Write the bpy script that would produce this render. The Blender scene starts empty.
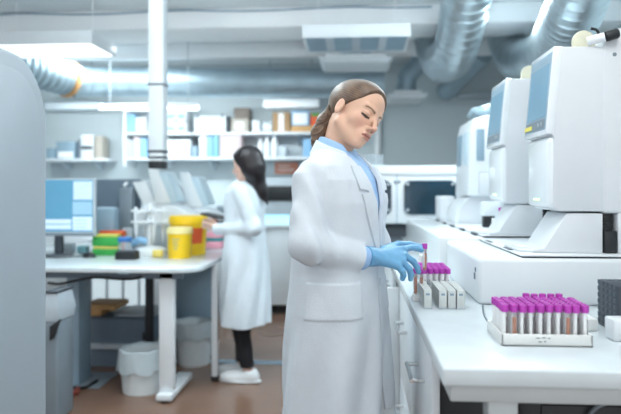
import bpy, bmesh, math, random
import numpy as np
from mathutils import Vector, Matrix

random.seed(7)
SC = bpy.context.scene
COL = SC.collection
PI = math.pi

# ---------------------------------------------------------------- camera geometry (621 x 414 frame)
F = 620.0
CAMH = 1.28
YAW = math.atan(45 / 620.0)
ST, CT = math.sin(YAW), math.cos(YAW)
HV = 190.0                                   # horizon row


def P(u, v, D):
    """point seen at pixel (u, v) at depth D along the view"""
    xc = (u - 310.5) / F
    return Vector((D * (xc * CT - ST), D * (CT + xc * ST), CAMH + (HV - v) / F * D))


def PY(u, v, Y):
    """point seen at pixel (u, v) on the plane Y = const"""
    xc = (u - 310.5) / F
    return P(u, v, Y / (CT + xc * ST))


def XY(u, Y):
    return PY(u, HV, Y).x


def ZY(v, Y, u=310):
    return PY(u, v, Y).z


# ---------------------------------------------------------------- materials
def lin(c):
    if isinstance(c, str):
        c = [int(c[i:i + 2], 16) / 255 for i in (0, 2, 4)]
    return tuple((x / 12.92 if x <= 0.04045 else ((x + 0.055) / 1.055) ** 2.4) for x in c[:3])


MATS = {}


def mat(name, color, rough=0.5, metal=0.0, var=0.06, scale=6.0, bump=0.0, bscale=60.0, emit=None, estr=1.0,
        trans=0.0, coat=0.0, sheen=0.0, stretch=None, sss=0.0):
    m = bpy.data.materials.new(name)
    m.use_nodes = True
    nt = m.node_tree
    N, L = nt.nodes, nt.links
    b = N['Principled BSDF']
    c = lin(color)
    b.inputs['Roughness'].default_value = rough
    b.inputs['Metallic'].default_value = metal
    b.inputs['Transmission Weight'].default_value = trans
    b.inputs['Coat Weight'].default_value = coat
    b.inputs['Sheen Weight'].default_value = sheen
    if sss:
        b.inputs['Subsurface Weight'].default_value = sss
        b.inputs['Subsurface Radius'].default_value = (0.012, 0.004, 0.002)
        b.inputs['Subsurface Scale'].default_value = 0.6
    tc = N.new('ShaderNodeTexCoord')
    mp = N.new('ShaderNodeMapping')
    L.new(tc.outputs['Object'], mp.inputs['Vector'])
    if stretch:
        mp.inputs['Scale'].default_value = stretch
    nz = N.new('ShaderNodeTexNoise')
    nz.inputs['Scale'].default_value = scale
    nz.inputs['Detail'].default_value = 4
    L.new(mp.outputs['Vector'], nz.inputs['Vector'])
    rp = N.new('ShaderNodeValToRGB')
    rp.color_ramp.elements[0].position = 0.3
    rp.color_ramp.elements[1].position = 0.7
    rp.color_ramp.elements[0].color = tuple(x * (1 - var) for x in c) + (1,)
    rp.color_ramp.elements[1].color = tuple(min(1, x * (1 + var)) for x in c) + (1,)
    L.new(nz.outputs['Fac'], rp.inputs['Fac'])
    L.new(rp.outputs['Color'], b.inputs['Base Color'])
    if bump:
        n2 = N.new('ShaderNodeTexNoise')
        n2.inputs['Scale'].default_value = bscale
        n2.inputs['Detail'].default_value = 3
        L.new(mp.outputs['Vector'], n2.inputs['Vector'])
        bp = N.new('ShaderNodeBump')
        bp.inputs['Strength'].default_value = bump
        bp.inputs['Distance'].default_value = 0.004
        L.new(n2.outputs['Fac'], bp.inputs['Height'])
        L.new(bp.outputs['Normal'], b.inputs['Normal'])
    if emit:
        b.inputs['Emission Color'].default_value = lin(emit) + (1,)
        b.inputs['Emission Strength'].default_value = estr
    MATS[name] = m
    return m


def glassy(name, tint, alpha=0.25, rough=0.08):
    """thin clear plastic / glass: mostly see-through with a glossy coat"""
    m = bpy.data.materials.new(name)
    m.use_nodes = True
    nt = m.node_tree
    N, L = nt.nodes, nt.links
    b = N['Principled BSDF']
    b.inputs['Base Color'].default_value = lin(tint) + (1,)
    b.inputs['Roughness'].default_value = rough
    b.inputs['Alpha'].default_value = alpha
    nz = N.new('ShaderNodeTexNoise')
    nz.inputs['Scale'].default_value = 30
    mr = N.new('ShaderNodeMapRange')
    mr.inputs['To Min'].default_value = rough * 0.8
    mr.inputs['To Max'].default_value = rough * 1.2
    L.new(nz.outputs['Fac'], mr.inputs['Value'])
    L.new(mr.outputs['Result'], b.inputs['Roughness'])
    MATS[name] = m
    return m


# ---------------------------------------------------------------- mesh builder (world coordinates)
class MB:
    def __init__(self):
        self.bm = bmesh.new()
        self.mi = 0

    def _tag(self, faces):
        for f in faces:
            f.material_index = self.mi

    def box(self, lo, hi, bev=0.0, seg=2, M=None):
        lo, hi = Vector(lo), Vector(hi)
        c, s = (lo + hi) / 2, hi - lo
        r = bmesh.ops.create_cube(self.bm, size=1.0)
        vs = r['verts']
        for v in vs:
            v.co = Vector((v.co.x * s.x, v.co.y * s.y, v.co.z * s.z)) + c
        return self._fin(vs, bev, seg, M)

    def _fin(self, vs, bev=0.0, seg=2, M=None):
        fs = set(f for v in vs for f in v.link_faces)
        if bev > 0:
            es = list(set(e for v in vs for e in v.link_edges))
            r = bmesh.ops.bevel(self.bm, geom=es, offset=bev, segments=seg, affect='EDGES', profile=0.5)
            fs = set(f for f in fs if f.is_valid) | set(r['faces'])
            vs = set(v for f in fs for v in f.verts)
        if M is not None:
            for v in vs:
                v.co = M @ v.co
        self._tag(fs)
        return vs

    def prism(self, poly, lo, hi, axis='y', bev=0.0, seg=2, M=None):
        """polygon in the plane across `axis`, extruded from lo to hi along it"""
        def mk(p, t):
            a, b = p
            return {'y': (a, t, b), 'x': (t, a, b), 'z': (a, b, t)}[axis]
        A = [self.bm.verts.new(mk(p, lo)) for p in poly]
        B = [self.bm.verts.new(mk(p, hi)) for p in poly]
        n = len(poly)
        fs = [self.bm.faces.new(A), self.bm.faces.new(B[::-1])]
        for i in range(n):
            j = (i + 1) % n
            fs.append(self.bm.faces.new((A[j], A[i], B[i], B[j])))
        bmesh.ops.recalc_face_normals(self.bm, faces=fs)
        return self._fin(A + B, bev, seg, M)

    def loft(self, rings, caps=True):
        R = [[self.bm.verts.new(p) for p in ring] for ring in rings]
        fs = []
        n = len(R[0])
        for a, b in zip(R, R[1:]):
            for i in range(n):
                j = (i + 1) % n
                fs.append(self.bm.faces.new((a[i], a[j], b[j], b[i])))
        if caps:
            fs.append(self.bm.faces.new(R[0][::-1]))
            fs.append(self.bm.faces.new(R[-1]))
        bmesh.ops.recalc_face_normals(self.bm, faces=fs)
        self._tag(fs)
        return [v for r in R for v in r]

    def lathe(self, prof, c=(0, 0, 0), n=24, ax=(0, 0, 1), caps=True):
        """profile [(radius, height)] spun about the axis through c"""
        ax = Vector(ax).normalized()
        q = ax.to_track_quat('Z', 'Y')
        c = Vector(c)
        rings = []
        for r, h in prof:
            rings.append([c + q @ Vector((r * math.cos(2 * PI * i / n), r * math.sin(2 * PI * i / n), h)) for i in range(n)])
        return self.loft(rings, caps)

    def cyl(self, a, b, r, n=16, r2=None):
        a, b = Vector(a), Vector(b)
        d = b - a
        return self.lathe([(r, 0), (r if r2 is None else r2, d.length)], a, n, d)

    def tube(self, pts, r, n=10, sub=6, rf=None, caps=True):
        """smooth sweep through the points; r number or rf(s metres, t 0..1) radius function"""
        pts = [Vector(p) for p in pts]
        path = []
        if len(pts) > 2 and sub > 1:
            ext = [pts[0] * 2 - pts[1]] + pts + [pts[-1] * 2 - pts[-2]]
            for i in range(1, len(ext) - 2):
                p0, p1, p2, p3 = ext[i - 1:i + 3]
                for k in range(sub):
                    t = k / sub
                    path.append(0.5 * ((2 * p1) + (p2 - p0) * t + (2 * p0 - 5 * p1 + 4 * p2 - p3) * t * t
                                       + (3 * p1 - p0 - 3 * p2 + p3) * t ** 3))
            path.append(pts[-1])
        elif sub > 1:
            path = [pts[0].lerp(pts[1], k / sub) for k in range(sub + 1)]
        else:
            path = pts
        s = [0]
        for a, b in zip(path, path[1:]):
            s.append(s[-1] + (b - a).length)
        rings = []
        up = None
        for i, p in enumerate(path):
            t = (path[min(i + 1, len(path) - 1)] - path[max(i - 1, 0)]).normalized()
            if up is None:
                up = Vector((0, 0, 1)) if abs(t.z) < 0.9 else Vector((1, 0, 0))
            side = t.cross(up).normalized()
            up = side.cross(t).normalized()
            rr = rf(s[i], s[i] / s[-1]) if rf else r
            rings.append([p + (side * math.cos(2 * PI * k / n) + up * math.sin(2 * PI * k / n)) * rr for k in range(n)])
        return self.loft(rings, caps)

    def quad(self, a, b, c, d):
        f = self.bm.faces.new([self.bm.verts.new(x) for x in (a, b, c, d)])
        self._tag([f])


def _mesh(name, mb, mats, origin, angle=35):
    bm = mb.bm
    o = Vector(origin)
    for v in bm.verts:
        v.co -= o
    bm.normal_update()
    me = bpy.data.meshes.new(name)
    bm.to_mesh(me)
    bm.free()
    for m in (mats if isinstance(mats, (list, tuple)) else [mats]):
        me.materials.append(m)
    me.polygons.foreach_set('use_smooth', [True] * len(me.polygons))
    me.set_sharp_from_angle(angle=math.radians(angle))
    return me


def tag(o, label=None, cat=None, group=None, kind=None):
    if label:
        o['label'] = label
    if cat:
        o['category'] = cat
    if group:
        o['group'] = group
    if kind:
        o['kind'] = kind
    return o


def thing(name, label, cat, loc, group=None):
    o = bpy.data.objects.new(name, None)
    o.empty_display_size = 0.05
    o.location = loc
    COL.objects.link(o)
    return tag(o, label, cat, group)


def root_loc(o):
    while o.parent is not None:
        o = o.parent
    return o.location


def part(name, mb, mats, parent, label=None, angle=35):
    me = _mesh(name, mb, mats, root_loc(parent), angle)
    o = bpy.data.objects.new(name, me)
    COL.objects.link(o)
    o.parent = parent
    if label:
        o['label'] = label
    return o


def solo(name, mb, mats, label, cat, group=None, angle=35, kind=None):
    vs = [v.co for v in mb.bm.verts]
    lo = Vector([min(v[i] for v in vs) for i in range(3)])
    hi = Vector([max(v[i] for v in vs) for i in range(3)])
    org = Vector(((lo.x + hi.x) / 2, (lo.y + hi.y) / 2, lo.z))
    me = _mesh(name, mb, mats, org, angle)
    o = bpy.data.objects.new(name, me)
    o.location = org
    COL.objects.link(o)
    return tag(o, label, cat, group, kind)


def struct(name, mb, mats, angle=35):
    me = _mesh(name, mb, mats, (0, 0, 0), angle)
    o = bpy.data.objects.new(name, me)
    COL.objects.link(o)
    o['kind'] = 'structure'
    return o


def copy_tree(o, parent=None):
    c = o.copy()
    COL.objects.link(c)
    if parent is not None:
        c.parent = parent
    for ch in list(o.children):
        copy_tree(ch, c)
    return c


# ---------------------------------------------------------------- signed-distance modelling for organic shapes
def smin(a, b, k):
    h = np.clip(0.5 + 0.5 * (b - a) / k, 0, 1)
    return b * (1 - h) + a * h - k * h * (1 - h)


def smax(a, b, k):
    return -smin(-a, -b, k)


def sd_sphere(p, c, r):
    return np.sqrt(((p - np.array(c, np.float32)) ** 2).sum(1)) - r


def sd_ell(p, c, r):
    r = np.array(r, np.float32)
    q = (p - np.array(c, np.float32))
    k0 = np.sqrt(((q / r) ** 2).sum(1))
    k1 = np.sqrt(((q / (r * r)) ** 2).sum(1)) + 1e-9
    return k0 * (k0 - 1) / k1


def sd_cone(p, a, b, ra, rb):
    a = np.array(a, np.float32)
    b = np.array(b, np.float32)
    ab = b - a
    t = np.clip(((p - a) @ ab) / max(1e-9, float(ab @ ab)), 0, 1)
    return np.sqrt(((p - a - t[:, None] * ab) ** 2).sum(1)) - (ra + (rb - ra) * t)


def sd_chain(p, pts, rs, k=0.01):
    d = None
    for i in range(len(pts) - 1):
        e = sd_cone(p, pts[i], pts[i + 1], rs[i], rs[i + 1])
        d = e if d is None else smin(d, e, k)
    return d


def surface(f, lo, hi, h):
    """naive surface nets over the zero set of f; only blocks near the surface are sampled finely"""
    lo = np.array(lo, np.float32)
    n = np.maximum(2, np.ceil((np.array(hi) - lo) / h).astype(int) + 1)
    B = 8
    nb = (n + B - 1) // B
    n = nb * B + 1
    bc = np.stack(np.meshgrid(*[np.arange(k) for k in nb], indexing='ij'), -1).reshape(-1, 3)
    cen = lo + (bc * B + B / 2) * h
    dc = f(cen.astype(np.float32))
    vals = np.zeros(tuple(n), np.float32)
    # constant fill per block
    big = np.where(dc > 0, 1.0, -1.0).astype(np.float32).reshape(tuple(nb))
    full = np.repeat(np.repeat(np.repeat(big, B, 0), B, 1), B, 2)
    vals[:-1, :-1, :-1] = full
    vals[-1], vals[:, -1], vals[:, :, -1] = 1, 1, 1
    act = bc[np.abs(dc) < h * B * 1.45 + 0.012]
    g = np.stack(np.meshgrid(*[np.arange(B + 1)] * 3, indexing='ij'), -1).reshape(-1, 3)
    for s in range(0, len(act), 400):
        ids = (act[s:s + 400, None, :] * B + g[None]).reshape(-1, 3)
        v = f((lo + ids * h).astype(np.float32))
        vals[ids[:, 0], ids[:, 1], ids[:, 2]] = v
    sg = vals < 0
    nx, ny, nz = n
    cnt = np.zeros((nx - 1, ny - 1, nz - 1), np.int8)
    for a in (0, 1):
        for b in (0, 1):
            for c in (0, 1):
                cnt += sg[a:nx - 1 + a, b:ny - 1 + b, c:nz - 1 + c]
    cells = np.argwhere((cnt > 0) & (cnt < 8))
    del cnt
    idx = -np.ones((nx - 1, ny - 1, nz - 1), np.int32)
    idx[cells[:, 0], cells[:, 1], cells[:, 2]] = np.arange(len(cells))
    acc = np.zeros((len(cells), 3), np.float32)
    num = np.zeros(len(cells), np.float32)
    corners = [(a, b, c) for a in (0, 1) for b in (0, 1) for c in (0, 1)]
    V = {c: vals[cells[:, 0] + c[0], cells[:, 1] + c[1], cells[:, 2] + c[2]] for c in corners}
    for c in corners:
        for ax in range(3):
            if c[ax]:
                continue
            d = list(c)
            d[ax] = 1
            d = tuple(d)
            va, vb = V[c], V[d]
            m = (va < 0) != (vb < 0)
            t = va[m] / (va[m] - vb[m])
            pt = np.tile(np.array(c, np.float32), (int(m.sum()), 1))
            pt[:, ax] = t
            acc[m] += pt
            num[m] += 1
    verts = lo + (cells + acc / num[:, None]) * h
    quads = []
    for ax in range(3):
        s0 = [slice(None)] * 3
        s1 = [slice(None)] * 3
        s0[ax] = slice(0, -1)
        s1[ax] = slice(1, None)
        a, b = sg[tuple(s0)], sg[tuple(s1)]
        e = np.argwhere(a != b)
        o1, o2 = [(1, 2), (2, 0), (0, 1)][ax]
        ok = (e[:, o1] > 0) & (e[:, o2] > 0) & (e[:, o1] < n[o1] - 1) & (e[:, o2] < n[o2] - 1)
        e = e[ok]
        ins = sg[e[:, 0], e[:, 1], e[:, 2]]

        def at(d1, d2):
            q = e.copy()
            q[:, o1] -= d1
            q[:, o2] -= d2
            return idx[q[:, 0], q[:, 1], q[:, 2]]
        q = np.stack([at(1, 1), at(0, 1), at(0, 0), at(1, 0)], 1)
        q[~ins] = q[~ins][:, ::-1]
        quads.append(q)
    quads = np.concatenate(quads)
    quads = quads[(quads >= 0).all(1)]
    return verts, quads


def sdf_mesh(name, f, lo, hi, h, mats, smooth=1, color=None, face_mat=None):
    v, q = surface(f, lo, hi, h)
    for _ in range(smooth):                      # light Laplacian relaxation
        acc = np.zeros_like(v)
        num = np.zeros(len(v), np.float32)
        for a, b in ((0, 1), (1, 2), (2, 3), (3, 0)):
            np.add.at(acc, q[:, a], v[q[:, b]])
            np.add.at(num, q[:, a], 1)
            np.add.at(acc, q[:, b], v[q[:, a]])
            np.add.at(num, q[:, b], 1)
        v = v * 0.5 + 0.5 * acc / np.maximum(num, 1)[:, None]
    me = bpy.data.meshes.new(name)
    me.vertices.add(len(v))
    me.vertices.foreach_set('co', v.astype(np.float32).ravel())
    me.loops.add(q.size)
    me.loops.foreach_set('vertex_index', q.astype(np.int32).ravel())
    me.polygons.add(len(q))
    me.polygons.foreach_set('loop_start', np.arange(0, q.size, 4, dtype=np.int32))
    me.update(calc_edges=True)
    me.validate()
    for m in (mats if isinstance(mats, (list, tuple)) else [mats]):
        me.materials.append(m)
    me.polygons.foreach_set('use_smooth', [True] * len(me.polygons))
    if color is not None:
        at = me.color_attributes.new('tone', 'FLOAT_COLOR', 'POINT')
        c = np.ones((len(v), 4), np.float32)
        c[:, :3] = color(v)
        at.data.foreach_set('color', c.ravel())
    if face_mat is not None:
        cen = v[q].mean(1)
        me.polygons.foreach_set('material_index', face_mat(cen).astype(np.int32))
    return me
# ================================================================ materials of the place
mat('wall_paint', 'ccd6da', 0.85, var=0.02, scale=2)
mat('ceiling_paint', 'e6ecef', 0.9, var=0.02, scale=3)
mat('beam_paint', 'f6f8fa', 0.7, var=0.02, scale=3)
mat('white_plastic', 'e0e5e9', 0.38, var=0.015, scale=8)
mat('white_gloss', 'e6ebee', 0.22, var=0.015, scale=8, coat=0.2)
mat('machine_grey', 'd6dade', 0.45, var=0.015, scale=8)
mat('worktop_white', 'd0d9dd', 0.22, var=0.03, scale=14, coat=0.15)
mat('worktop_edge', 'bcc1c2', 0.4, var=0.02, scale=10)
mat('cabinet_white', 'e2e9ee', 0.45, var=0.02, scale=4)
mat('steel', 'b9b6b0', 0.3, metal=1.0, var=0.05, scale=20)
mat('chrome', 'd5d8da', 0.16, metal=1.0)
mat('galvanised', 'c2ced4', 0.36, metal=1.0, var=0.10, scale=9, bump=0.15, bscale=30)
mat('galvanised_dull', 'afc2cc', 0.5, metal=0.7, var=0.08, scale=7, bump=0.1, bscale=20)
mat('black_plastic', '1c2024', 0.45)
mat('black_rubber', '14171a', 0.6)
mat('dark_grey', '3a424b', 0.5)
mat('mid_grey', '7b8790', 0.5)
mat('slate', '6a7a88', 0.55)
mat('pale_grey', 'b7c1c8', 0.5)
mat('blue_grey', '8ba3b3', 0.45)
mat('near_grey', 'a8b4bd', 0.5, var=0.02)
mat('lamp_white', 'ffffff', 0.5, emit='f2fbff', estr=2.2)
mat('lamp_bright', 'ffffff', 0.5, emit='f2fbff', estr=5.0)
mat('lamp_grey', 'cfd8dd', 0.6)
mat('louver', '8fa9ba', 0.4, metal=0.4)
mat('orange_tape', 'd9a36b', 0.6)
mat('cream', 'd9d6bf', 0.5, var=0.06, scale=30)
mat('purple_cap', 'b63cae', 0.38, var=0.06, scale=40)
mat('paper', 'eff1f1', 0.8, var=0.03, scale=120)
mat('ink', '6d7680', 0.8)
mat('blood', '3d0f12', 0.3)
mat('blood_orange', 'b8632a', 0.35)
mat('serum', 'c98a62', 0.35)
mat('rack_white', 'e9ebe9', 0.45, var=0.02)
mat('rack_grey', 'd3d7d5', 0.45, var=0.02)
glassy('tube_glass', 'eef3f6', 0.18)
glassy('clear_plastic', 'dceaf2', 0.30, 0.2)
mat('yellow_lid', 'f3e3a0', 0.4)
mat('carton', 'a98a68', 0.85, var=0.06)
mat('carton_dark', '7c736d', 0.85, var=0.06)
mat('carton_pale', 'b7b0a6', 0.85)
mat('bin_white', 'dfe7ea', 0.5)
mat('bag_plastic', 'c3d0d6', 0.35, bump=0.6, bscale=40)
mat('bag_grey', 'b4bfc8', 0.5, bump=0.5, bscale=30)
mat('yellow_plastic', 'f4c81a', 0.35, var=0.05)
mat('yellow_pale', 'f2dc78', 0.4)
mat('red_orange', 'd8572c', 0.6)
mat('orange_plastic', 'e5622d', 0.4)
mat('green_plastic', '37a44a', 0.4)
mat('lime_top', 'd3cf5b', 0.4)
mat('blue_plastic', '2f78c4', 0.4)
mat('pink_plastic', 'f2a9bb', 0.5)
mat('teal_plastic', '2f9aa0', 0.5)
mat('wood', 'c59a66', 0.6, var=0.1, stretch=(1, 8, 1))
mat('teal_box', '7fb3bd', 0.6)
mat('blue_box', '8cb9dc', 0.6)
mat('pinkish', 'cbbcbf', 0.7)
mat('salmon_paper', 'ea9c82', 0.8)
mat('window_dark', '15303f', 0.08, var=0.35, scale=5, coat=0.3)
mat('screen_glass', '2b4253', 0.12, emit='1a3a52', estr=0.15)
mat('screen_blue', '7fa2b8', 0.2, emit='7fa9c2', estr=0.18, var=0.06, scale=5)
mat('screen_soft', 'b4c8d3', 0.3, emit='a9c4d2', estr=0.15)
mat('screen_teal', '5d94b0', 0.3, emit='559bc6', estr=0.32)
mat('screen_pale', 'd4e6f2', 0.3, emit='cfe4f4', estr=0.32)
mat('screen_mid', '9cc3dc', 0.3, emit='94bedb', estr=0.3)
mat('cyan_glow', 'bfe8f5', 0.4, emit='a9def0', estr=0.9)
mat('glow_patch', 'dbe8ee', 0.4, emit='d9ebf3', estr=0.6, var=0.08, scale=3)  # glow added for the bright patch behind the desk legs
mat('grid_grey', '48535d', 0.55)
mat('print_grey', 'b9b184', 0.7)
mat('coil_red', '8c4438', 0.6)
mat('led_green', 'c8f6a0', 0.4, emit='b8f58a', estr=2.5)
mat('sticker_yellow', 'eadb63', 0.6)


def floor_material():
    m = mat('floor_lino', '7d6050', 0.26, var=0.10, scale=3, bump=0.03, bscale=8, coat=0.15)
    return m


floor_material()

# ================================================================ the room shell
YB, XL, XR, ZC = 7.2, -4.2, 2.1, 2.75
b = MB(); b.box((XL - 0.1, -1.2, -0.1), (XR + 0.1, YB + 0.1, 0)); struct('floor', b, MATS['floor_lino'])
b = MB(); b.box((XL - 0.1, -1.2, ZC), (XR + 0.1, YB + 0.1, ZC + 0.1)); struct('ceiling', b, MATS['ceiling_paint'])
b = MB(); b.box((XL, YB, 0), (XR, YB + 0.1, ZC)); struct('wall_back', b, MATS['wall_paint'])
b = MB(); b.box((XL - 0.1, -1.2, 0), (XL, YB + 0.1, ZC)); struct('wall_left', b, MATS['wall_paint'])
b = MB(); b.box((XR, -1.2, 0), (XR + 0.1, YB + 0.1, ZC)); struct('wall_right', b, MATS['wall_paint'])
b = MB(); b.box((XL, 4.95, 2.592), (XR, 5.40, ZC), 0.006); struct('trim_1', b, MATS['beam_paint'])
b = MB(); b.box((XL, 6.12, 2.60), (XR, 6.22, ZC), 0.006); struct('trim_2', b, MATS['beam_paint'])
b = MB(); b.box((XL, YB - 0.012, 0), (XR, YB, 0.10)); struct('baseboard_back', b, MATS['dark_grey'])
# grey-blue strip in the floor (a cover plate over a joint)
b = MB(); b.box((-1.9, 4.52, 0), (0.15, 4.60, 0.004), 0.001); struct('trim_3', b, MATS['blue_grey'])
# vertical conduit and horizontal trunking on the back wall
b = MB(); b.cyl((XY(378, 7.16), 7.16, 0.1), (XY(378, 7.16), 7.16, 2.2), 0.035, 12)
solo('wall_pipe', b, MATS['beam_paint'], 'white vertical pipe on the back wall beside the woman with the ponytail', 'pipe')
b = MB(); b.box((XY(458, 7.1), 7.06, ZY(100, 7.1)), (XY(505, 7.1), 7.2, ZY(96, 7.1)), 0.005)
solo('cable_trunking', b, MATS['pale_grey'], 'thin grey cable trunking along the back wall under the ducts', 'trunking')
# thin cable run clipped along the top of the beam
b = MB()
pts = [Vector((x, 4.935, 2.735 - 0.012 * abs(math.sin(x * 2.3)) - 0.004 * math.sin(x * 5))) for x in np.linspace(-3.3, 0.6, 40)]
b.tube(pts, 0.007, 6, 2)
solo('ceiling_cable', b, MATS['blue_grey'], 'thin sagging cable clipped along the top of the white ceiling beam', 'cable')

# ---------------------------------------------------------------- ceiling lights


def panel_light(u0, u1, vt, vb, Y, depth, name, label, lit=True, slats=0, zt=None):
    x0, x1 = XY(u0, Y), XY(u1, Y)
    z1, z0 = ZY(vt, Y, (u0 + u1) / 2), ZY(vb, Y, (u0 + u1) / 2)
    r = thing(name, label, 'light', ((x0 + x1) / 2, Y + depth / 2, z0))
    h = MB()
    t = 0.02
    h.box((x0, Y, z0), (x1, Y + t, z1), 0.004)
    h.box((x0, Y + depth - t, z0), (x1, Y + depth, z1), 0.004)
    h.box((x0, Y, z0), (x0 + t, Y + depth, z1), 0.004)
    h.box((x1 - t, Y, z0), (x1, Y + depth, z1), 0.004)
    h.box((x0 + t, Y + t, z1 - 0.02), (x1 - t, Y + depth - t, z1))
    part('housing', h, MATS['white_plastic'], r)
    d = MB()
    d.box((x0 + t, Y + t, z0 + 0.004), (x1 - t, Y + depth - t, z0 + 0.014))
    part('diffuser', d, MATS['lamp_white' if lit else 'louver'], r)
    if slats:
        s = MB()
        for k in range(1, slats):
            x = x0 + (x1 - x0) * k / slats
            s.box((x - 0.03, Y + t, z0 - 0.002), (x + 0.03, Y + depth - t, z0 + 0.004))
        part('louver_bar', s, MATS['pale_grey'], r)
    for x in (x0 + 0.1, x1 - 0.1):
        hg = MB()
        hg.cyl((x, Y + depth / 2, z1 - 0.005), (x, Y + depth / 2, ZC), 0.003, 8)
        part('hanger', hg, MATS['beam_paint'], r)
    return r


panel_light(-14, 92, 31, 44, 4.44, 0.48, 'ceiling_light', 'lit flat ceiling panel light above the grey cabinet, glowing white underneath')
panel_light(302, 411, 24, 37, 4.44, 0.48, 'ceiling_light', 'unlit ceiling light with grey louvre underneath, above the woman with the ponytail', lit=False, slats=4)

# fluorescent batten (lit) and its unlit neighbour
Y = 6.0
r = thing('tube_light', 'glowing white batten light hanging in front of the shelves beside the white column', 'light',
          (XY(140, Y), Y, ZY(108, Y)))
b = MB(); b.box((XY(103, Y), Y, ZY(105, Y)), (XY(196, Y), Y + 0.12, ZY(101.5, Y)), 0.01); part('housing', b, MATS['white_plastic'], r)
b = MB(); b.tube([PY(100, 107, Y + 0.06), PY(198, 107.5, Y + 0.06)], 0.026, 12, 2); part('glow_tube', b, MATS['lamp_bright'], r)
for u in (110, 188):
    b = MB(); b.cyl(PY(u, 103, Y + 0.06), Vector((XY(u, Y + 0.06), Y + 0.06, ZC)), 0.005, 6)
    part('hanger', b, MATS['pale_grey'], r)
Y = 6.6
r = thing('tube_light', 'unlit white batten light hanging above the carton shelf', 'light', (XY(291, Y), Y, ZY(107, Y)))
b = MB(); b.box((XY(263, Y), Y, ZY(107, Y)), (XY(319, Y), Y + 0.16, ZY(98.5, Y)), 0.012); part('housing', b, MATS['white_plastic'], r)
for u in (270, 312):
    b = MB(); b.cyl(PY(u, 100, Y + 0.08), Vector((XY(u, Y + 0.08), Y + 0.08, ZC)), 0.005, 6)
    part('hanger', b, MATS['pale_grey'], r)
Y = 6.6
b = MB(); b.box((XY(44, Y), Y, ZY(107, Y)), (XY(100, Y), Y + 0.16, ZY(99.5, Y)), 0.012)
for u in (52, 92):
    b.cyl(PY(u, 100, Y + 0.08), Vector((XY(u, Y + 0.08), Y + 0.08, ZC)), 0.006, 6)
solo('light_housing', b, MATS['pale_grey'], 'unlit pale batten housing hanging above the desk monitor, left of the glowing batten', 'light')

# extraction hoods: shallow white trays with a visible underside, on short ducts


def hood(u0, u1, vt, vb, Y, label, top=None):
    x0, x1 = XY(u0, Y), XY(u1, Y)
    z1, z0 = ZY(vt, Y, (u0 + u1) / 2), ZY(vb, Y, (u0 + u1) / 2)
    r = thing('air_vent', label, 'air vent', ((x0 + x1) / 2, Y + 0.25, z0))
    w = 0.035
    h = MB()
    zl = z0 + (z1 - z0) * 0.8
    h.loft([[(x0 + w, Y, z0), (x1 - w, Y, z0), (x1 - w, Y + 0.5, z0), (x0 + w, Y + 0.5, z0)],
            [(x0, Y - 0.02, zl), (x1, Y - 0.02, zl), (x1, Y + 0.52, zl), (x0, Y + 0.52, zl)],
            [(x0, Y - 0.02, z1), (x1, Y - 0.02, z1), (x1, Y + 0.52, z1), (x0, Y + 0.52, z1)]])
    part('tray', h, MATS['white_plastic'], r)
    h = MB()
    h.box((x0 + 0.06, Y, z1), (x1 - 0.06, Y + 0.48, z1 + 0.03), 0.005)
    part('rim_plate', h, MATS['beam_paint'], r)
    h = MB()
    h.cyl(((x0 + x1) / 2, Y + 0.25, z1 + 0.03), ((x0 + x1) / 2, Y + 0.25, ZC if top is None else z1 + top), 0.14 if top is None else 0.105, 24)
    part('spigot', h, MATS['galvanised_dull'], r)
    return r


hood(319, 393, 57, 61.5, 5.45, 'white square air diffuser hanging right above the head of the woman with the ponytail')
hood(388, 428, 93, 98, 6.35, 'small white air diffuser hanging low near the back wall, past the ponytailed woman\'s face', 0.10)

# ---------------------------------------------------------------- ducts


def seams(r, pitch, amp=0.006, wid=0.007):
    return lambda s, t: r + amp * math.exp(-(((s % pitch) - pitch / 2) / wid) ** 2)


def duct(pts, r, pitch, label, mname='galvanised', sub=14, amp=0.012, collars=()):
    b = MB()
    b.tube(pts, r, 36, sub, rf=seams(r, pitch, amp))
    o = solo('air_duct', b, MATS[mname], label, 'duct', angle=50)
    return o


duct([PY(64, 82, 6.0), PY(120, 82, 6.3), PY(230, 83, 6.3), PY(340, 83, 6.3), PY(384, 83, 6.3)], 0.148, 0.16,
     'straight silver air duct running across the back of the room above the shelves', 'galvanised_dull', 40, 0.006)
# the flexible duct that drops into it from the near side of the ceiling
r = thing('ventilation_hose', 'ribbed flexible grey duct sloping down beside the lit panel light, with an orange clamp', 'duct', PY(40, 70, 5.2))
b = MB()
fp = [PY(-60, 40, 5.05), PY(0, 58, 5.3), PY(36, 70, 5.6), PY(70, 80, 5.95), PY(82, 83, 6.03)]
b.tube(fp, 0.16, 32, 22, rf=lambda s, t: 0.158 + 0.010 * math.sin(s * 2 * PI / 0.075))
part('hose', b, MATS['galvanised_dull'], r, angle=60)
b = MB()
q = (fp[3] - fp[2]).normalized()
b.lathe([(0.150, -0.018), (0.180, -0.016), (0.180, 0.016), (0.150, 0.018)], fp[3] - q * 0.02, 32, q)
part('clamp', b, MATS['orange_tape'], r, 'pale orange clamp band')

def P2Z(p, z):
    return Vector((p.x, p.y, z))


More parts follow.
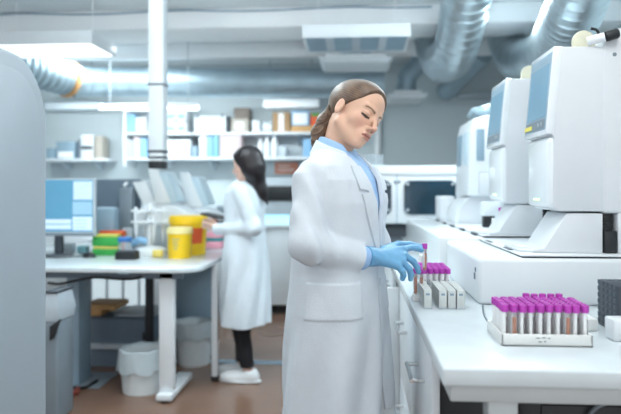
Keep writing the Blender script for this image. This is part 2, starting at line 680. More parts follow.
d1 = [P(477, -42, 3.95), P(466, 0, 4.3), P(460, 32, 4.62), P(453, 55, 4.92), P(443, 62, 5.26), P(436, 50, 5.62), P(432, 34, 5.86)]
duct(d1, 0.168, 0.095, 'large shiny silver duct ducking under the ceiling beam, nearer the ponytailed woman', 'galvanised', 70, 0.006)
d2 = [P(604, -92, 3.15), P(592, -50, 3.4), P(577, 0, 3.75), P(565, 28, 4.15), P(550, 50, 4.55), P(532, 61, 4.95), P(518, 58, 5.35), P(510, 44, 5.68), P(507, 33, 5.9)]
duct(d2, 0.178, 0.075, 'large shiny silver duct ducking under the ceiling beam behind the analyser nearest the near rack', 'galvanised', 70, 0.006)
duct([P(484, 53, 6.3), P(468, 69, 6.6), P(445, 92, 7.06)], 0.105, 0.25,
     'dull grey duct running down to the back wall between the two large silver ducts', 'galvanised_dull', 40, 0.004)
h2 = Vector(((XY(388, 6.35) + XY(428, 6.35)) / 2, 6.60, ZY(93, 6.35, 408) + 0.102))
duct([Vector((h2.x + 0.17, 6.62, ZC)), Vector((h2.x + 0.13, 6.61, ZC - 0.14)), h2 + Vector((0.02, 0, 0.12)), h2], 0.098, 0.2,
     'short grey duct dropping onto the small low air diffuser near the back wall', 'galvanised_dull', 14, 0.006)

# ---------------------------------------------------------------- service column
Y = 4.2
r = thing('service_column', 'white square power column hanging from the ceiling beam behind the desk, with black bands', 'column',
          (XY(155.5, Y), Y + 0.06, ZY(168, Y)))
x0, x1 = XY(148, Y), XY(163, Y)
b = MB(); b.box((x0, Y, ZY(150, Y)), (x1, Y + 0.11, ZC), 0.008); part('shaft', b, MATS['white_plastic'], r)
b = MB(); b.box((x0 + 0.004, Y + 0.004, ZY(160.5, Y)), (x1 - 0.004, Y + 0.106, ZY(150, Y)), 0.004); part('sleeve', b, MATS['white_gloss'], r)
for va, vb, g in ((83, 81.3, 0.004), (151.6, 149.4, 0.004), (157.5, 155.5, 0.004)):
    b = MB(); b.box((x0 - g, Y - g, ZY(va, Y)), (x1 + g, Y + 0.11 + g, ZY(vb, Y)), 0.002); part('band', b, MATS['dark_grey'], r)
b = MB(); b.box((x0 + 0.002, Y - 0.002, ZY(168, Y)), (x1 - 0.002, Y + 0.112, ZY(160.5, Y)), 0.004); part('foot_block', b, MATS['black_plastic'], r)
b = MB(); b.box((x0 - 0.01, 4.19, ZC - 0.004), (x1 + 0.01, 4.33, ZC), 0.001); part('ceiling_plate', b, MATS['beam_paint'], r)


def LAMPS():
    # added area lamps without fixtures, brightening the room, back wall, beam and ceiling
    c0, c1 = (1.0, 0.99, 0.97), (0.86, 0.97, 1.0)
    up = (PI, 0, 0)
    area('fill_lamp', (0.5, 1.2, 2.50), 1.2, 5, c0, size_y=0.5)
    area('fill_lamp', (-1.6, 1.4, 2.50), 1.2, 14, c0, size_y=0.5)
    area('fill_lamp', (-1.0, 2.75, 2.50), 1.0, 20, c1, size_y=0.5)
    area('fill_lamp', (1.0, 3.4, 2.50), 1.0, 11, c1, size_y=0.5)
    area('fill_uplight', (0.4, 1.2, 2.52), 1.2, 22, c0, up, size_y=0.5)  # added, aimed up to brighten beam and ceiling
    area('fill_uplight', (-1.2, 3.2, 2.36), 1.2, 36, c1, up, size_y=0.5)
    area('fill_uplight', (0.7, 3.3, 2.36), 1.0, 26, c1, up, size_y=0.5)
    area('fill_lamp', (-2.4, 5.75, 2.60), 1.2, 30, c1, size_y=0.4)
    for u, e in ((75, 8), (145, 13), (235, 9), (300, 3)):
        area('batten_and_fill', (XY(u, 6.3), 6.12, 2.12), 0.9, e, c1, (0.85, 0, 0), size_y=0.06)  # only the second follows the glowing batten; the others are added fill
    area('fill_lamp', (1.2, 4.3, 2.50), 0.9, 55, c1, size_y=0.4)  # added to brighten the back wall on the machine side
# ================================================================ the long bench on the machine side
BX, BZ = 0.186, 0.90                      # aisle edge and top of the worktop
b = MB(); b.box((BX, 1.34, BZ - 0.040), (1.5, 5.0, BZ), 0.006, 3)
solo('worktop', b, MATS['worktop_white'], 'long glossy white worktop carrying the analysers and tube racks', 'worktop')
r = thing('bench_frame', 'white bench frame with a deep apron and square legs under the long worktop', 'bench', (0.8, 3.0, 0))
b = MB(); b.box((0.205, 1.36, BZ - 0.078), (1.45, 1.39, BZ - 0.0402), 0.003); part('apron', b, MATS['worktop_edge'], r)
b = MB(); b.box((0.205, 1.39, BZ - 0.078), (0.225, 1.6, BZ - 0.0402), 0.003); part('side_rail', b, MATS['worktop_edge'], r)
for x, y in ((XY(500, 1.40), 1.37), (1.38, 1.37), (1.38, 4.8)):
    b = MB(); b.box((x - 0.032, y, 0), (x + 0.032, y + 0.06, BZ - 0.0782), 0.004); part('leg', b, MATS['worktop_edge'], r)
# base units: fronts facing the aisle
CX = 0.196


def drawer_unit(y0, y1, rows, label, name='base_cabinet', back=0.75, cm='cabinet_white'):
    r = thing(name, label, 'cabinet', (0.5, (y0 + y1) / 2, 0), 'base cabinets under the long worktop')
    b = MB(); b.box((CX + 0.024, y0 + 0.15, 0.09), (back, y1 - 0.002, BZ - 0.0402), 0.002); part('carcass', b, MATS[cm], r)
    b = MB(); b.box((CX + 0.06, y0 + 0.17, 0.0), (back - 0.03, y1 - 0.02, 0.09)); part('plinth', b, MATS['dark_grey'], r)
    for z0, z1, hz in rows:
        f = MB(); f.box((CX, y0 + 0.003, z0), (CX + 0.022, y1 - 0.003, z1), 0.003)
        d = part('drawer', f, MATS['cabinet_white'], r)
        ym = y0 + (y1 - y0) * 0.42
        h = MB()
        h.tube([(CX, ym - 0.085, hz), (CX - 0.038, ym - 0.085, hz)], 0.0065, 10, 1)
        h.tube([(CX, ym + 0.085, hz), (CX - 0.038, ym + 0.085, hz)], 0.0065, 10, 1)
        h.tube([(CX - 0.036, ym - 0.091, hz), (CX - 0.036, ym + 0.091, hz)], 0.0065, 10, 1)
        part('handle', h, MATS['chrome'], d, 'chrome bar handle')
    return r


ROWS = [(0.10, 0.46, 0.40), (0.465, 0.855, 0.737)]
drawer_unit(1.62, 2.21, ROWS, 'white drawer cabinet with chrome handles at the near end of the long worktop', back=0.42, cm='black_plastic')  # black carcass puts the under-bench shade into its colour
drawer_unit(2.215, 2.80, ROWS, 'white drawer cabinet with chrome handles second from the near end of the worktop')
drawer_unit(3.35, 4.0, ROWS, 'white drawer cabinet under the worktop beyond the open cabinet door')
drawer_unit(4.005, 4.9, ROWS, 'white drawer cabinet at the far end under the long worktop')
r = thing('base_cabinet', 'white base cabinet with its door standing open into the aisle beside the lab coat', 'cabinet', (0.5, 3.05, 0),
          'base cabinets under the long worktop')
b = MB()
for lo, hi in (((CX + 0.03, 2.805, 0.09), (0.75, 2.825, BZ - 0.0402)), ((CX + 0.03, 3.325, 0.09), (0.75, 3.345, BZ - 0.0402)),
               ((0.73, 2.825, 0.09), (0.75, 3.325, BZ - 0.0402)), ((CX + 0.03, 2.825, 0.09), (0.73, 3.325, 0.11)),
               ((CX + 0.03, 2.825, 0.48), (0.73, 3.325, 0.50))):
    b.box(lo, hi, 0.001)
part('carcass', b, MATS['cabinet_white'], r)
b = MB(); b.box((CX + 0.06, 2.82, 0), (0.72, 3.33, 0.09)); part('plinth', b, MATS['dark_grey'], r)
b = MB(); b.box((0.045, 2.775, 0.10), (0.192, 2.797, 0.845), 0.003)
d = part('door', b, MATS['white_gloss'], r)
b = MB(); b.cyl((0.075, 2.772, 0.62), (0.075, 2.772, 0.78), 0.006, 8); part('handle', b, MATS['chrome'], d, 'chrome bar handle')
# black box added as shade under the near end, with a cable
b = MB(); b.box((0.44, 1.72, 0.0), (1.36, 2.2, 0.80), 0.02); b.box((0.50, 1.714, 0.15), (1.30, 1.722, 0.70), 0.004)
solo('dark_filler', b, MATS['black_plastic'], 'black filler box added for the dark under the near end of the worktop', 'equipment')
b = MB()
b.tube([(0.60, 1.70, 0.62), (0.63, 1.69, 0.70), (0.70, 1.68, 0.72), (0.82, 1.69, 0.66), (0.95, 1.70, 0.70)], 0.006, 8, 8)
solo('power_cable', b, MATS['mid_grey'], 'grey cable looping across the black filler box under the near worktop', 'cable')

# ---------------------------------------------------------------- the raised machine deck
DZ = 1.055
r = thing('analyser_plinth', 'long white plinth on the worktop that raises the row of analysers', 'machine plinth', (0.9, 3.2, BZ))
b = MB(); b.box((0.404, 2.085, BZ), (1.46, 2.80, DZ - 0.0), 0.016, 4); part('near_section', b, MATS['white_plastic'], r)
b = MB(); b.box((0.372, 2.802, BZ), (1.46, 4.6, DZ + 0.015), 0.008, 3); part('far_section', b, MATS['white_gloss'], r)
b = MB(); b.box((0.552, 2.10, DZ), (1.46, 2.80, DZ + 0.006)); b.box((0.566, 2.80, DZ + 0.015), (1.46, 4.45, DZ + 0.019)); part('shadow_gap', b, MATS['black_rubber'], r)
b = MB(); b.box((0.545, 2.098, DZ + 0.005), (1.46, 2.80, DZ + 0.011), 0.002); b.box((0.56, 2.81, DZ + 0.0185), (1.46, 4.46, DZ + 0.023), 0.002)
part('deck_plate', b, MATS['white_plastic'], r)
for y in np.linspace(2.25, 4.2, 7):
    b = MB(); b.box((0.547, y, DZ + 0.010), (0.560, y + 0.10, DZ + (0.0135 if y < 2.7 else 0.026)), 0.001)
    part('rail_clip', b, MATS['dark_grey'], r)
b = MB()
b.lathe([(0.0, 0.0), (0.008, 0.0), (0.008, 0.002), (0.0, 0.002)], (0.404, 2.125, 1.012), 14, (-1, 0, 0))
b.box((0.402, 2.13, 0.978), (0.405, 2.15, 1.0), 0.0005)
part('port_badge', b, MATS['slate'], r, 'small blue-grey badge')
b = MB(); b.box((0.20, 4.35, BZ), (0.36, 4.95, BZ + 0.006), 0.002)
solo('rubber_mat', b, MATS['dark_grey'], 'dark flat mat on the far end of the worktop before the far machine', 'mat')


DZZ = DZ + 0.011


def analyser(y0, w, label, sticker):
    """tall cell counter: slanted touchscreen facing the aisle above a rounded panel, on a wedge-shaped base"""
    y1 = y0 + w
    r = thing('blood_analyser', label, 'laboratory analyser', (0.9, (y0 + y1) / 2, DZZ), 'tall white blood analysers on the plinth')
    zt = 1.765
    b = MB()
    prof = [(0.682, zt), (0.655, 1.475), (0.670, 1.462), (0.668, 1.225), (0.685, 1.208), (1.15, 1.203), (1.15, zt)]
    b.prism(prof, y0, y1, 'y', 0.006, 2)
    body = part('housing', b, MATS['machine_grey'], r)
    # rear cover: a taller, rounded shell
    b = MB()
    b.prism([(0.828, 1.200), (1.22, 1.200), (1.22, 1.825), (0.872, 1.825), (0.842, 1.795), (0.828, 1.765)], y0 - 0.004, y1 + 0.02, 'y', 0.014, 3)
    part('rear_cover', b, MATS['machine_grey'], r)
    # touchscreen: white rim, blue-grey bezel, lit glass
    def fx(z):
        return 0.655 + (z - 1.475) * (0.682 - 0.655) / (zt - 1.475)
    def slab(za, zb, ya, yb, out0, out1, bev=0.0):
        m = MB()
        m.prism([(fx(za) - out1, za), (fx(za) - out0, za), (fx(zb) - out0, zb), (fx(zb) - out1, zb)], ya, yb, 'y', bev, 2)
        return m
    rim = part('screen_rim', slab(1.470, 1.768, y0 - 0.001, y1 + 0.001, -0.02, 0.012, 0.006), MATS['white_gloss'], r)
    part('bezel', slab(1.486, 1.752, y0 + 0.006, y1 - 0.012, 0.006, 0.0135, 0.003), MATS['blue_grey'], rim)
    part('display', slab(1.532, 1.715, y0 + 0.020, y1 - 0.028, 0.010, 0.0145), MATS['screen_blue'], rim, 'pale blue lit display')
    part('key_strip', slab(1.492, 1.524, y0 + 0.016, y1 - 0.022, 0.010, 0.0142), MATS['mid_grey'], rim)
    for i in range(2):
        k = MB()
        zc = 1.508
        yy = y0 + 0.05 + 0.035 * i
        k.lathe([(0.0, 0.003), (0.007, 0.002), (0.007, 0)], (fx(zc) - 0.0142, yy, zc), 12, (-1, 0, -0.09))
        part('key', k, MATS['pale_grey'], rim)
    # front panel with rounded near edge
    b = MB()
    b.box((0.652, y0 + 0.004, 1.216), (0.76, y1 - 0.006, 1.462), 0.022, 4)
    fp_ = part('front_panel', b, MATS['white_gloss'], r)
    b = MB(); b.box((0.6505, y0 + 0.10, 1.243), (0.653, y0 + 0.17, 1.2485), 0.0008)
    part('status_light', b, MATS['led_green'], fp_, 'small green status light')
    # wedge base with tongue
    b = MB()
    b.prism([(0.715, 1.200), (0.640, DZZ + 0.016), (0.600, DZZ + 0.009), (0.600, DZZ), (0.832, DZZ), (0.832, 1.200)], y0 + 0.002, y0 + 0.225, 'y', 0.003, 2)
    part('wedge_base', b, MATS['machine_grey'], r)
    b = MB()
    b.prism([(0.562, y0 + 0.05), (0.66, y0 + 0.004), (0.72, y0 + 0.004), (0.72, y1 - 0.03), (0.562, y1 - 0.03)], DZZ, DZZ + 0.008, 'z', 0.002, 2)
    b.box((0.572, y0 + 0.08, DZZ + 0.008), (0.615, y1 - 0.06, DZZ + 0.012), 0.002)
    part('sample_tray', b, MATS['white_plastic'], r)
    # dark mechanism between wedge and rear cover
    b = MB()
    b.box((0.834, y0 + 0.02, DZZ), (0.872, y1 - 0.02, 1.205), 0.003)
    b.box((0.836, y0 - 0.004, DZZ), (0.878, y0 + 0.03, DZZ + 0.075), 0.004)
    for i in range(5):
        b.box((0.838, y0 + 0.004, 1.10 + 0.02 * i), (0.852 + 0.006 * (i % 2), y0 + 0.022, 1.108 + 0.02 * i), 0.001)
    part('mechanism', b, MATS['black_plastic'], r)
    b = MB(); b.box((0.88, y0 + 0.0, DZZ), (1.2, y1, 1.202), 0.004); part('lower_cover', b, MATS['machine_grey'], r)
    # hinge on the roof: cream half disc and a white tube with a black end
    b = MB()
    pr = [(0.758, zt - 0.002)] + [(0.797 + 0.039 * math.cos(t), zt + 0.034 + 0.039 * math.sin(t)) for t in np.linspace(PI, 0.25, 12)] + [(0.836, zt - 0.002)]
    b.prism(pr, y0 + 0.075, y0 + 0.092, 'y', 0.003, 2)
    part('hinge_disc', b, MATS['cream'], r, 'cream rounded hinge plate')
    b = MB(); b.tube([(0.838, y0 + 0.07, zt + 0.046), (0.844, y0 + 0.07, zt + 0.058), (0.836, y0 + 0.07, zt + 0.072), (0.818, y0 + 0.07, zt + 0.077)], 0.005, 8, 5)
    part('hinge_clip', b, MATS['black_plastic'], r)
    b = MB(); b.cyl((0.782, y0 + 0.004, zt + 0.016), (0.832, y0 - 0.018, zt + 0.026), 0.0155, 20)
    tb = part('hinge_tube', b, MATS['white_gloss'], r)
    b = MB(); b.lathe([(0.0165, 0), (0.0175, 0.004), (0.0175, 0.036), (0.014, 0.042), (0, 0.042)], (0.832, y0 - 0.020, zt + 0.026), 20, (0.93, -0.12, 0.25))
    part('end_cap', b, MATS['black_plastic'], tb, 'black rounded end')
    # side details
    b = MB(); b.lathe([(0.0, 0.003), (0.006, 0.003), (0.007, 0.0)], (0.868, y0 - 0.004, 1.735), 14, (0, -1, 0)); part('side_screw', b, MATS['mid_grey'], r)
    if sticker:
        m = MB()
        m.prism([(fx(1.497) - 0.0165, 1.497), (fx(1.497) - 0.0145, 1.497), (fx(1.512) - 0.0145, 1.512), (fx(1.512) - 0.0165, 1.512)], y1 - 0.10, y1 - 0.012, 'y')
        part('sticker', m, MATS['sticker_yellow'], r, 'yellow sticker')
    return r


m1 = analyser(2.155, 0.265, 'tall white analyser with a slanted blue screen and yellow sticker, nearest the near tube rack', True)
m2 = analyser(2.828, 0.285, 'tall white analyser with slanted blue screen behind the yellow-stickered analyser', False)

m1.location.z += 0.0006
m2.location.z += 0.0126
# smaller third machine with a window in its side
y0, y1 = 3.66, 4.12
DF = DZ + 0.0236
r = thing('slide_stainer', 'lower white machine with windows in front and side, last of the row of analysers', 'laboratory machine', (0.85, 3.9, DF))
b = MB()
b.prism([(0.682, 1.695), (0.664, 1.62), (0.652, 1.245), (1.1, 1.245), (1.1, 1.715), (0.75, 1.715)], y0, y1, 'y', 0.010, 3)
part('housing', b, MATS['white_plastic'], r)
b = MB(); b.box((0.70, y0 - 0.006, 1.45), (0.745, y0 + 0.004, 1.635), 0.004); part('side_window', b, MATS['blue_grey'], r)
b = MB(); b.box((0.652, y0 + 0.06, 1.43), (0.668, y0 + 0.20, 1.62), 0.003); part('front_window', b, MATS['screen_soft'], r)
b = MB(); b.box((0.652, y0 + 0.26, 1.43), (0.668, y0 + 0.40, 1.62), 0.003); part('front_window', b, MATS['blue_grey'], r)
b = MB(); b.box((0.712, y0 - 0.004, 1.252), (0.90, y0 + 0.006, 1.385), 0.01); part('side_recess', b, MATS['machine_grey'], r)
b = MB()
arc = [(0.585 + 0.13 * (1 - math.cos(t)), DF + (1.248 - DF) * math.sin(t)) for t in np.linspace(0, PI / 2, 10)]
b.prism(arc + [(0.93, 1.248), (0.93, DF)], y0 + 0.05, y1 - 0.02, 'y', 0.004, 2)
part('curved_base', b, MATS['machine_grey'], r)
b = MB()
b.prism([(a, z) for a, z in arc] + [(a + 0.018, z + 0.0) for a, z in arc[::-1]], y0 + 0.047, y0 + 0.06, 'y')
part('base_trim', b, MATS['white_gloss'], r)
b = MB(); b.box((0.93, y0 + 0.05, DF), (1.08, y1 - 0.02, 1.246), 0.004); part('rear_support', b, MATS['machine_grey'], r)
b = MB(); b.box((0.565, 4.2, DF), (0.66, 4.44, 1.238), 0.006); b.box((0.60, 4.195, DF + 0.03), (0.64, 4.2, 1.20), 0.002)
solo('reagent_module', b, MATS['machine_grey'], 'small white box module on the plinth beyond the curved base of the last machine', 'laboratory machine')
# crumpled bag lying on the roof of that machine
bagf = lambda p: smin(sd_ell(p, (0.80, 3.86, 1.745), (0.11, 0.13, 0.045)), sd_ell(p, (0.90, 3.86, 1.77), (0.10, 0.10, 0.06)), 0.03) + 0.012 * (np.sin(p[:, 0] * 60 + 3 * np.sin(p[:, 1] * 40)) * np.sin(p[:, 2] * 70 + p[:, 1] * 30)) * 0.8
mat('bag_clear', '93a9b4', 0.3, bump=0.6, bscale=40)
me = sdf_mesh('plastic_bag', lambda p: np.maximum(bagf(p + np.array([0.85, 3.86, 1.716], np.float32)), -p[:, 2]), (-0.3, -0.25, -0.03), (0.3, 0.25, 0.2), 0.008, MATS['bag_clear'])
o = bpy.data.objects.new('plastic_bag', me); o.location = (0.85, 3.86, 1.716); COL.objects.link(o)
tag(o, 'crumpled pale plastic bag lying on the roof of the last machine in the row', 'bag')
b = MB(); b.tube([(0.835, 3.755, 1.775), (0.86, 3.75, 1.79), (0.89, 3.755, 1.795)], 0.016, 10, 6); o2 = part('content', b, MATS['green_plastic'], o, 'green item showing in the bag')
b = MB(); b.box((0.735, 3.80, 1.716), (0.775, 3.84, 1.775), 0.012); solo('brown_bottle', b, MATS['carton'], 'small brown bottle beside the plastic bag on the last machine', 'bottle')
# stuff between the second and third machines
b = MB(); b.box((0.69, 3.40, DF), (0.75, 3.46, 1.14), 0.005)
solo('sensor_block', b, MATS['black_plastic'], 'black block on the plinth between the second and third machines', 'equipment')
b = MB(); b.box((0.685, 3.39, 1.14), (0.775, 3.47, 1.215), 0.006)
solo('sensor_cover', b, MATS['white_plastic'], 'white cover box sitting on the black block between the machines', 'equipment')
b = MB(); b.box((0.70, 3.16, DF), (0.765, 3.26, 1.135), 0.004); b.box((0.697, 3.158, DF), (0.768, 3.262, DF + 0.012), 0.002)
solo('tube_holder', b, MATS['rack_white'], 'small white tube holder behind the second analyser\'s wedge base, holding one tube', 'tube rack')

# ---------------------------------------------------------------- tubes


def make_tube(name, label, group, blood='blood', papertone='paper'):
    """13 mm sample tube standing at the origin: glass, sample, paper label, purple cap"""
    b = MB()
    b.lathe([(0.0, 0.0), (0.0035, 0.0008), (0.0058, 0.004), (0.0065, 0.010), (0.0065, 0.074), (0.0, 0.074)], (0, 0, 0), 14)
    me = _mesh(name, b, MATS['tube_glass'], (0, 0, 0))
    o = bpy.data.objects.new(name, me); COL.objects.link(o)
    tag(o, label, 'tube', group)
    b = MB()
    b.lathe([(0.0, 0.073), (0.0088, 0.073), (0.0092, 0.075), (0.0092, 0.089), (0.0086, 0.091), (0.004, 0.091), (0.0035, 0.0895), (0, 0.0895)], (0, 0, 0), 16)
    part('cap', b, MATS['purple_cap'], o)
    b = MB()
    b.lathe([(0.0, 0.002), (0.0045, 0.005), (0.0062, 0.010), (0.0062, 0.060), (0.0, 0.060)], (0, 0, 0), 12)
    part('sample', b, MATS[blood], o)
    b = MB()
    n = 14
    sp = math.radians(262)
    for i in range(n):
        a0, a1 = -sp / 2 + sp * i / n, -sp / 2 + sp * (i + 1) / n
        R = 0.0068
        b.quad((R * math.cos(a0), R * math.sin(a0), 0.012), (R * math.cos(a1), R * math.sin(a1), 0.012),
               (R * math.cos(a1), R * math.sin(a1), 0.0725), (R * math.cos(a0), R * math.sin(a0), 0.0725))
    b.mi = 1
    for k in range(6):
        a0, a1 = 0.1 - 0.55 + 0.16 * k, 0.1 - 0.55 + 0.16 * k + 0.07
        R = 0.00695
        b.quad((R * math.cos(a0), R * math.sin(a0), 0.03), (R * math.cos(a1), R * math.sin(a1), 0.03),
               (R * math.cos(a1), R * math.sin(a1), 0.052), (R * math.cos(a0), R * math.sin(a0), 0.052))
    part('paper_label', b, [MATS[papertone], MATS['ink']], o)
    return o


ORD = ['first', 'second', 'third', 'fourth', 'fifth', 'sixth', 'seventh', 'eighth', 'ninth', 'tenth']
proto = make_tube('sample_tube', 'x', 'purple-capped tubes in the large near rack')
proto_o = make_tube('sample_tube', 'x', 'purple-capped tubes in the large near rack', 'blood_orange')


def place(src, loc, rz, label, group, used):
    if src.name in used:
        o = copy_tree(src)
    else:
        o = src
        used.add(src.name)
    o.location = loc
    o.rotation_euler = (0, 0, rz)
    o['label'] = label
    o['group'] = group
    return o


used = set()
# near rack: a tray with ten columns and seven rows
NX, NY = 10, 7
rx0, ry0, pit, pity = 0.367, 1.556, 0.0213, 0.0215
tz = BZ + 0.007
r = thing('tube_rack', 'large white tube rack full of purple-capped tubes on the near end of the worktop', 'tube rack', (rx0 + 4.5 * pit, ry0 + 3 * pity, BZ))
b = MB()
X0, X1, Y0, Y1 = rx0 - 0.013, rx0 + 9 * pit + 0.012, ry0 - 0.018, ry0 + 6 * pity + 0.018
b.box((X0, Y0, BZ), (X1, Y1, BZ + 0.006), 0.002)
b.box((X0, Y0, BZ), (X1, Y0 + 0.006, BZ + 0.030), 0.002)
b.box((X0, Y1 - 0.006, BZ), (X1, Y1, BZ + 0.030), 0.002)
b.box((X0, Y0, BZ), (X0 + 0.006, Y1, BZ + 0.030), 0.002)
b.box((X1 - 0.006, Y0, BZ), (X1, Y1, BZ + 0.030), 0.002)
part('tray', b, MATS['rack_white'], r)
b = MB()
for i in range(NX + 1):
    x = rx0 - pit / 2 + pit * i
    b.box((x - 0.0008, Y0 + 0.004, BZ + 0.016), (x + 0.0008, Y1 - 0.004, BZ + 0.024))
for j in range(NY + 1):
    y = ry0 - pity / 2 + pity * j
    b.box((X0 + 0.004, y - 0.0008, BZ + 0.016), (X1 - 0.004, y + 0.0008, BZ + 0.024))
for x in (X0 + 0.004, X1 - 0.004):
    for y in (Y0 + 0.004, Y1 - 0.004):
        b.box((x - 0.002, y - 0.002, BZ + 0.006), (x + 0.002, y + 0.002, BZ + 0.024))
part('grid', b, MATS['rack_white'], r)
b = MB()
for (a, c, z) in ((0.082, 0.092, 0.020), (0.096, 0.106, 0.021), (0.110, 0.116, 0.020), (0.088, 0.096, 0.011), (0.101, 0.106, 0.012)):
    b.box((X0 + a, Y0 - 0.0006, BZ + z), (X0 + c, Y0 + 0.0005, BZ + z + 0.0022))
part('handwriting', b, MATS['ink'], r, 'small grey handwritten marks')
G = 'purple-capped tubes in the large near rack'
for j in range(NY):
    for i in range(NX):
        if j == 6 and i in (0, 1, 2, 3, 9):
            continue
        src = proto_o if (j == 0 and i in (1, 7)) or (j > 0 and random.random() < 0.08) else proto
        rz = 2.60 + random.uniform(-0.25, 0.25)
        if j == 0 and i in (1, 7):
            rz = PI / 2
        place(src, (rx0 + pit * i + random.uniform(-0.001, 0.001), ry0 + pity * j, tz + (0.006 if j == 6 else 0) + random.uniform(0, 0.0015)), rz,
              f'purple-capped tube in large rack, {ORD[j]} row from front, {ORD[i]} from aisle end', G, used)

# far block of tubes beside the gloved hand, in a clear rack
fx0, fy0, fp, fpy = XY(424.5, 2.24), 2.232, 0.0205, 0.030
r = thing('tube_rack', 'clear low rack holding the block of purple-capped tubes beside the gloved hand', 'tube rack', (fx0 + 2 * fp, fy0 + 3 * fpy, BZ))
b = MB()
b.box((fx0 - 0.014, fy0 - 0.014, BZ), (fx0 + 4 * fp + 0.014, fy0 + 6 * fpy + 0.014, BZ + 0.008), 0.002)
part('base', b, MATS['rack_white'], r)
b = MB()
for i in range(6):
    x = fx0 - fp / 2 + fp * i
    b.box((x - 0.0008, fy0 - 0.012, BZ + 0.044), (x + 0.0008, fy0 + 6 * fpy + 0.012, BZ + 0.050))
for j in range(8):
    y = fy0 - fpy / 2 + fpy * j
    b.box((fx0 - 0.012, y - 0.0008, BZ + 0.044), (fx0 + 4 * fp + 0.012, y + 0.0008, BZ + 0.050))
for x in (fx0 - 0.012, fx0 + 4 * fp + 0.012):
    for y in (fy0 - 0.012, fy0 + 6 * fpy + 0.012):
        b.box((x - 0.002, y - 0.002, BZ + 0.006), (x + 0.002, y + 0.002, BZ + 0.050))
part('grid', b, MATS['clear_plastic'], r)
G = 'purple-capped tubes in the rack beside the gloved hand'
for j in range(7):
    for i in range(5):
        place(proto_o if random.random() < 0.2 else proto, (fx0 + fp * i, fy0 + fpy * j, BZ + 0.009 + random.uniform(0, 0.001)),
              -PI / 2 + random.uniform(-1, 1),
              f'purple-capped tube in rack beside gloved hand, {ORD[j]} row from front, {ORD[i]} from hand', G, used)

# slim sample carriers in front of that block, end on
def carrier(u, label):
    x = PY(u, 300, 2.0).x
    r = thing('sample_carrier', label, 'tube carrier', (x, 2.15, BZ), 'slim white carriers in front of the far tube block')
    y0, y1 = 2.005, 2.208
    hw = 0.0125
    b = MB()
    b.box((x - hw, y0, BZ + 0.004), (x + hw, y0 + 0.010, BZ + 0.060), 0.0015)
    b.box((x - hw, y1 - 0.010, BZ + 0.004), (x + hw, y1, BZ + 0.060), 0.0015)
    b.box((x - hw, y0, BZ + 0.004), (x - hw + 0.002, y1, BZ + 0.060))
    b.box((x + hw - 0.002, y0, BZ + 0.004), (x + hw, y1, BZ + 0.060))
    for k in range(11):
        y = y0 + 0.008 + (y1 - y0 - 0.016) * k / 10
        b.box((x - hw, y - 0.003, BZ + 0.004), (x + hw, y + 0.003, BZ + 0.060), 0.0008)
    part('body', b, MATS['rack_grey'], r)
    b = MB(); b.box((x - hw - 0.001, y0 - 0.004, BZ), (x + hw + 0.001, y1 + 0.002, BZ + 0.0045), 0.001); part('foot_rail', b, MATS['pale_grey'], r)
    b = MB(); b.box((x - 0.006, y0 - 0.0008, BZ + 0.043), (x + 0.006, y0 + 0.001, BZ + 0.050)); part('code_label', b, MATS['blue_grey'], r, 'small grey code label')
    return r


carrier(428, 'slim white tube carrier standing apart from the other three, nearest the gloved hand')
carrier(443.3, 'slim white tube carrier, first of the three side by side, nearer the gloved hand')
carrier(452.2, 'slim white tube carrier in the middle of the three side by side')
carrier(461.2, 'slim white tube carrier, last of the three side by side, nearest the white plinth')

# short rack under the fingers with three tubes of dark and orange sample
sy = 2.145
sx = XY(418.5, sy)
b = MB(); b.box((sx - 0.020, sy - 0.014, BZ), (sx + 0.020, sy + 0.04, BZ + 0.014), 0.003); b.box((sx - 0.018, sy - 0.012, BZ + 0.013), (sx + 0.018, sy + 0.038, BZ + 0.020), 0.002)
solo('tube_rack', b, MATS['rack_white'], 'tiny white tube rack right under the gloved fingertips, holding two amber tubes', 'tube rack')
open_o = make_tube('sample_tube', 'x', 'amber tubes under the fingertips', 'blood_orange')
open_o['label'] = 'amber tube under the gloved fingertips, nearer the lab coat'
open_o['group'] = 'amber tubes under the fingertips'
open_o.location = (sx - 0.010, sy + 0.004, BZ + 0.0205)
open_o.rotation_euler = (0, 0, PI / 2)
o = copy_tree(open_o)
o.location = (sx + 0.010, sy + 0.004, BZ + 0.0205)
o['label'] = 'amber tube under the gloved fingertips, nearer the slim carriers'
# the tube being lifted, and the tall carrier below it
o = copy_tree(proto_o)
pt = P(424.5, 243.5, 2.06)
o.location = (pt.x, pt.y, pt.z - 0.091)
o.rotation_euler = (0.03, 0.02, 2.3)
o['label'] = 'purple-capped tube pinched between the gloved thumb and finger'
if 'group' in o:
    del o['group']
# the tube in the small holder between machines
o = copy_tree(proto_o)
o.location = (0.732, 3.205, 1.100)
o['label'] = 'single purple-capped tube in the small white holder between the machines'
if 'group' in o:
    del o['group']
hb = MB()
hb.box((XY(420.5, 2.5), 2.5, BZ), (XY(427.5, 2.5), 2.57, BZ + 0.118), 0.002)
solo('sample_carrier', hb, MATS['rack_grey'], 'taller white carrier block behind the pinched tube and the far tube block', 'tube carrier')

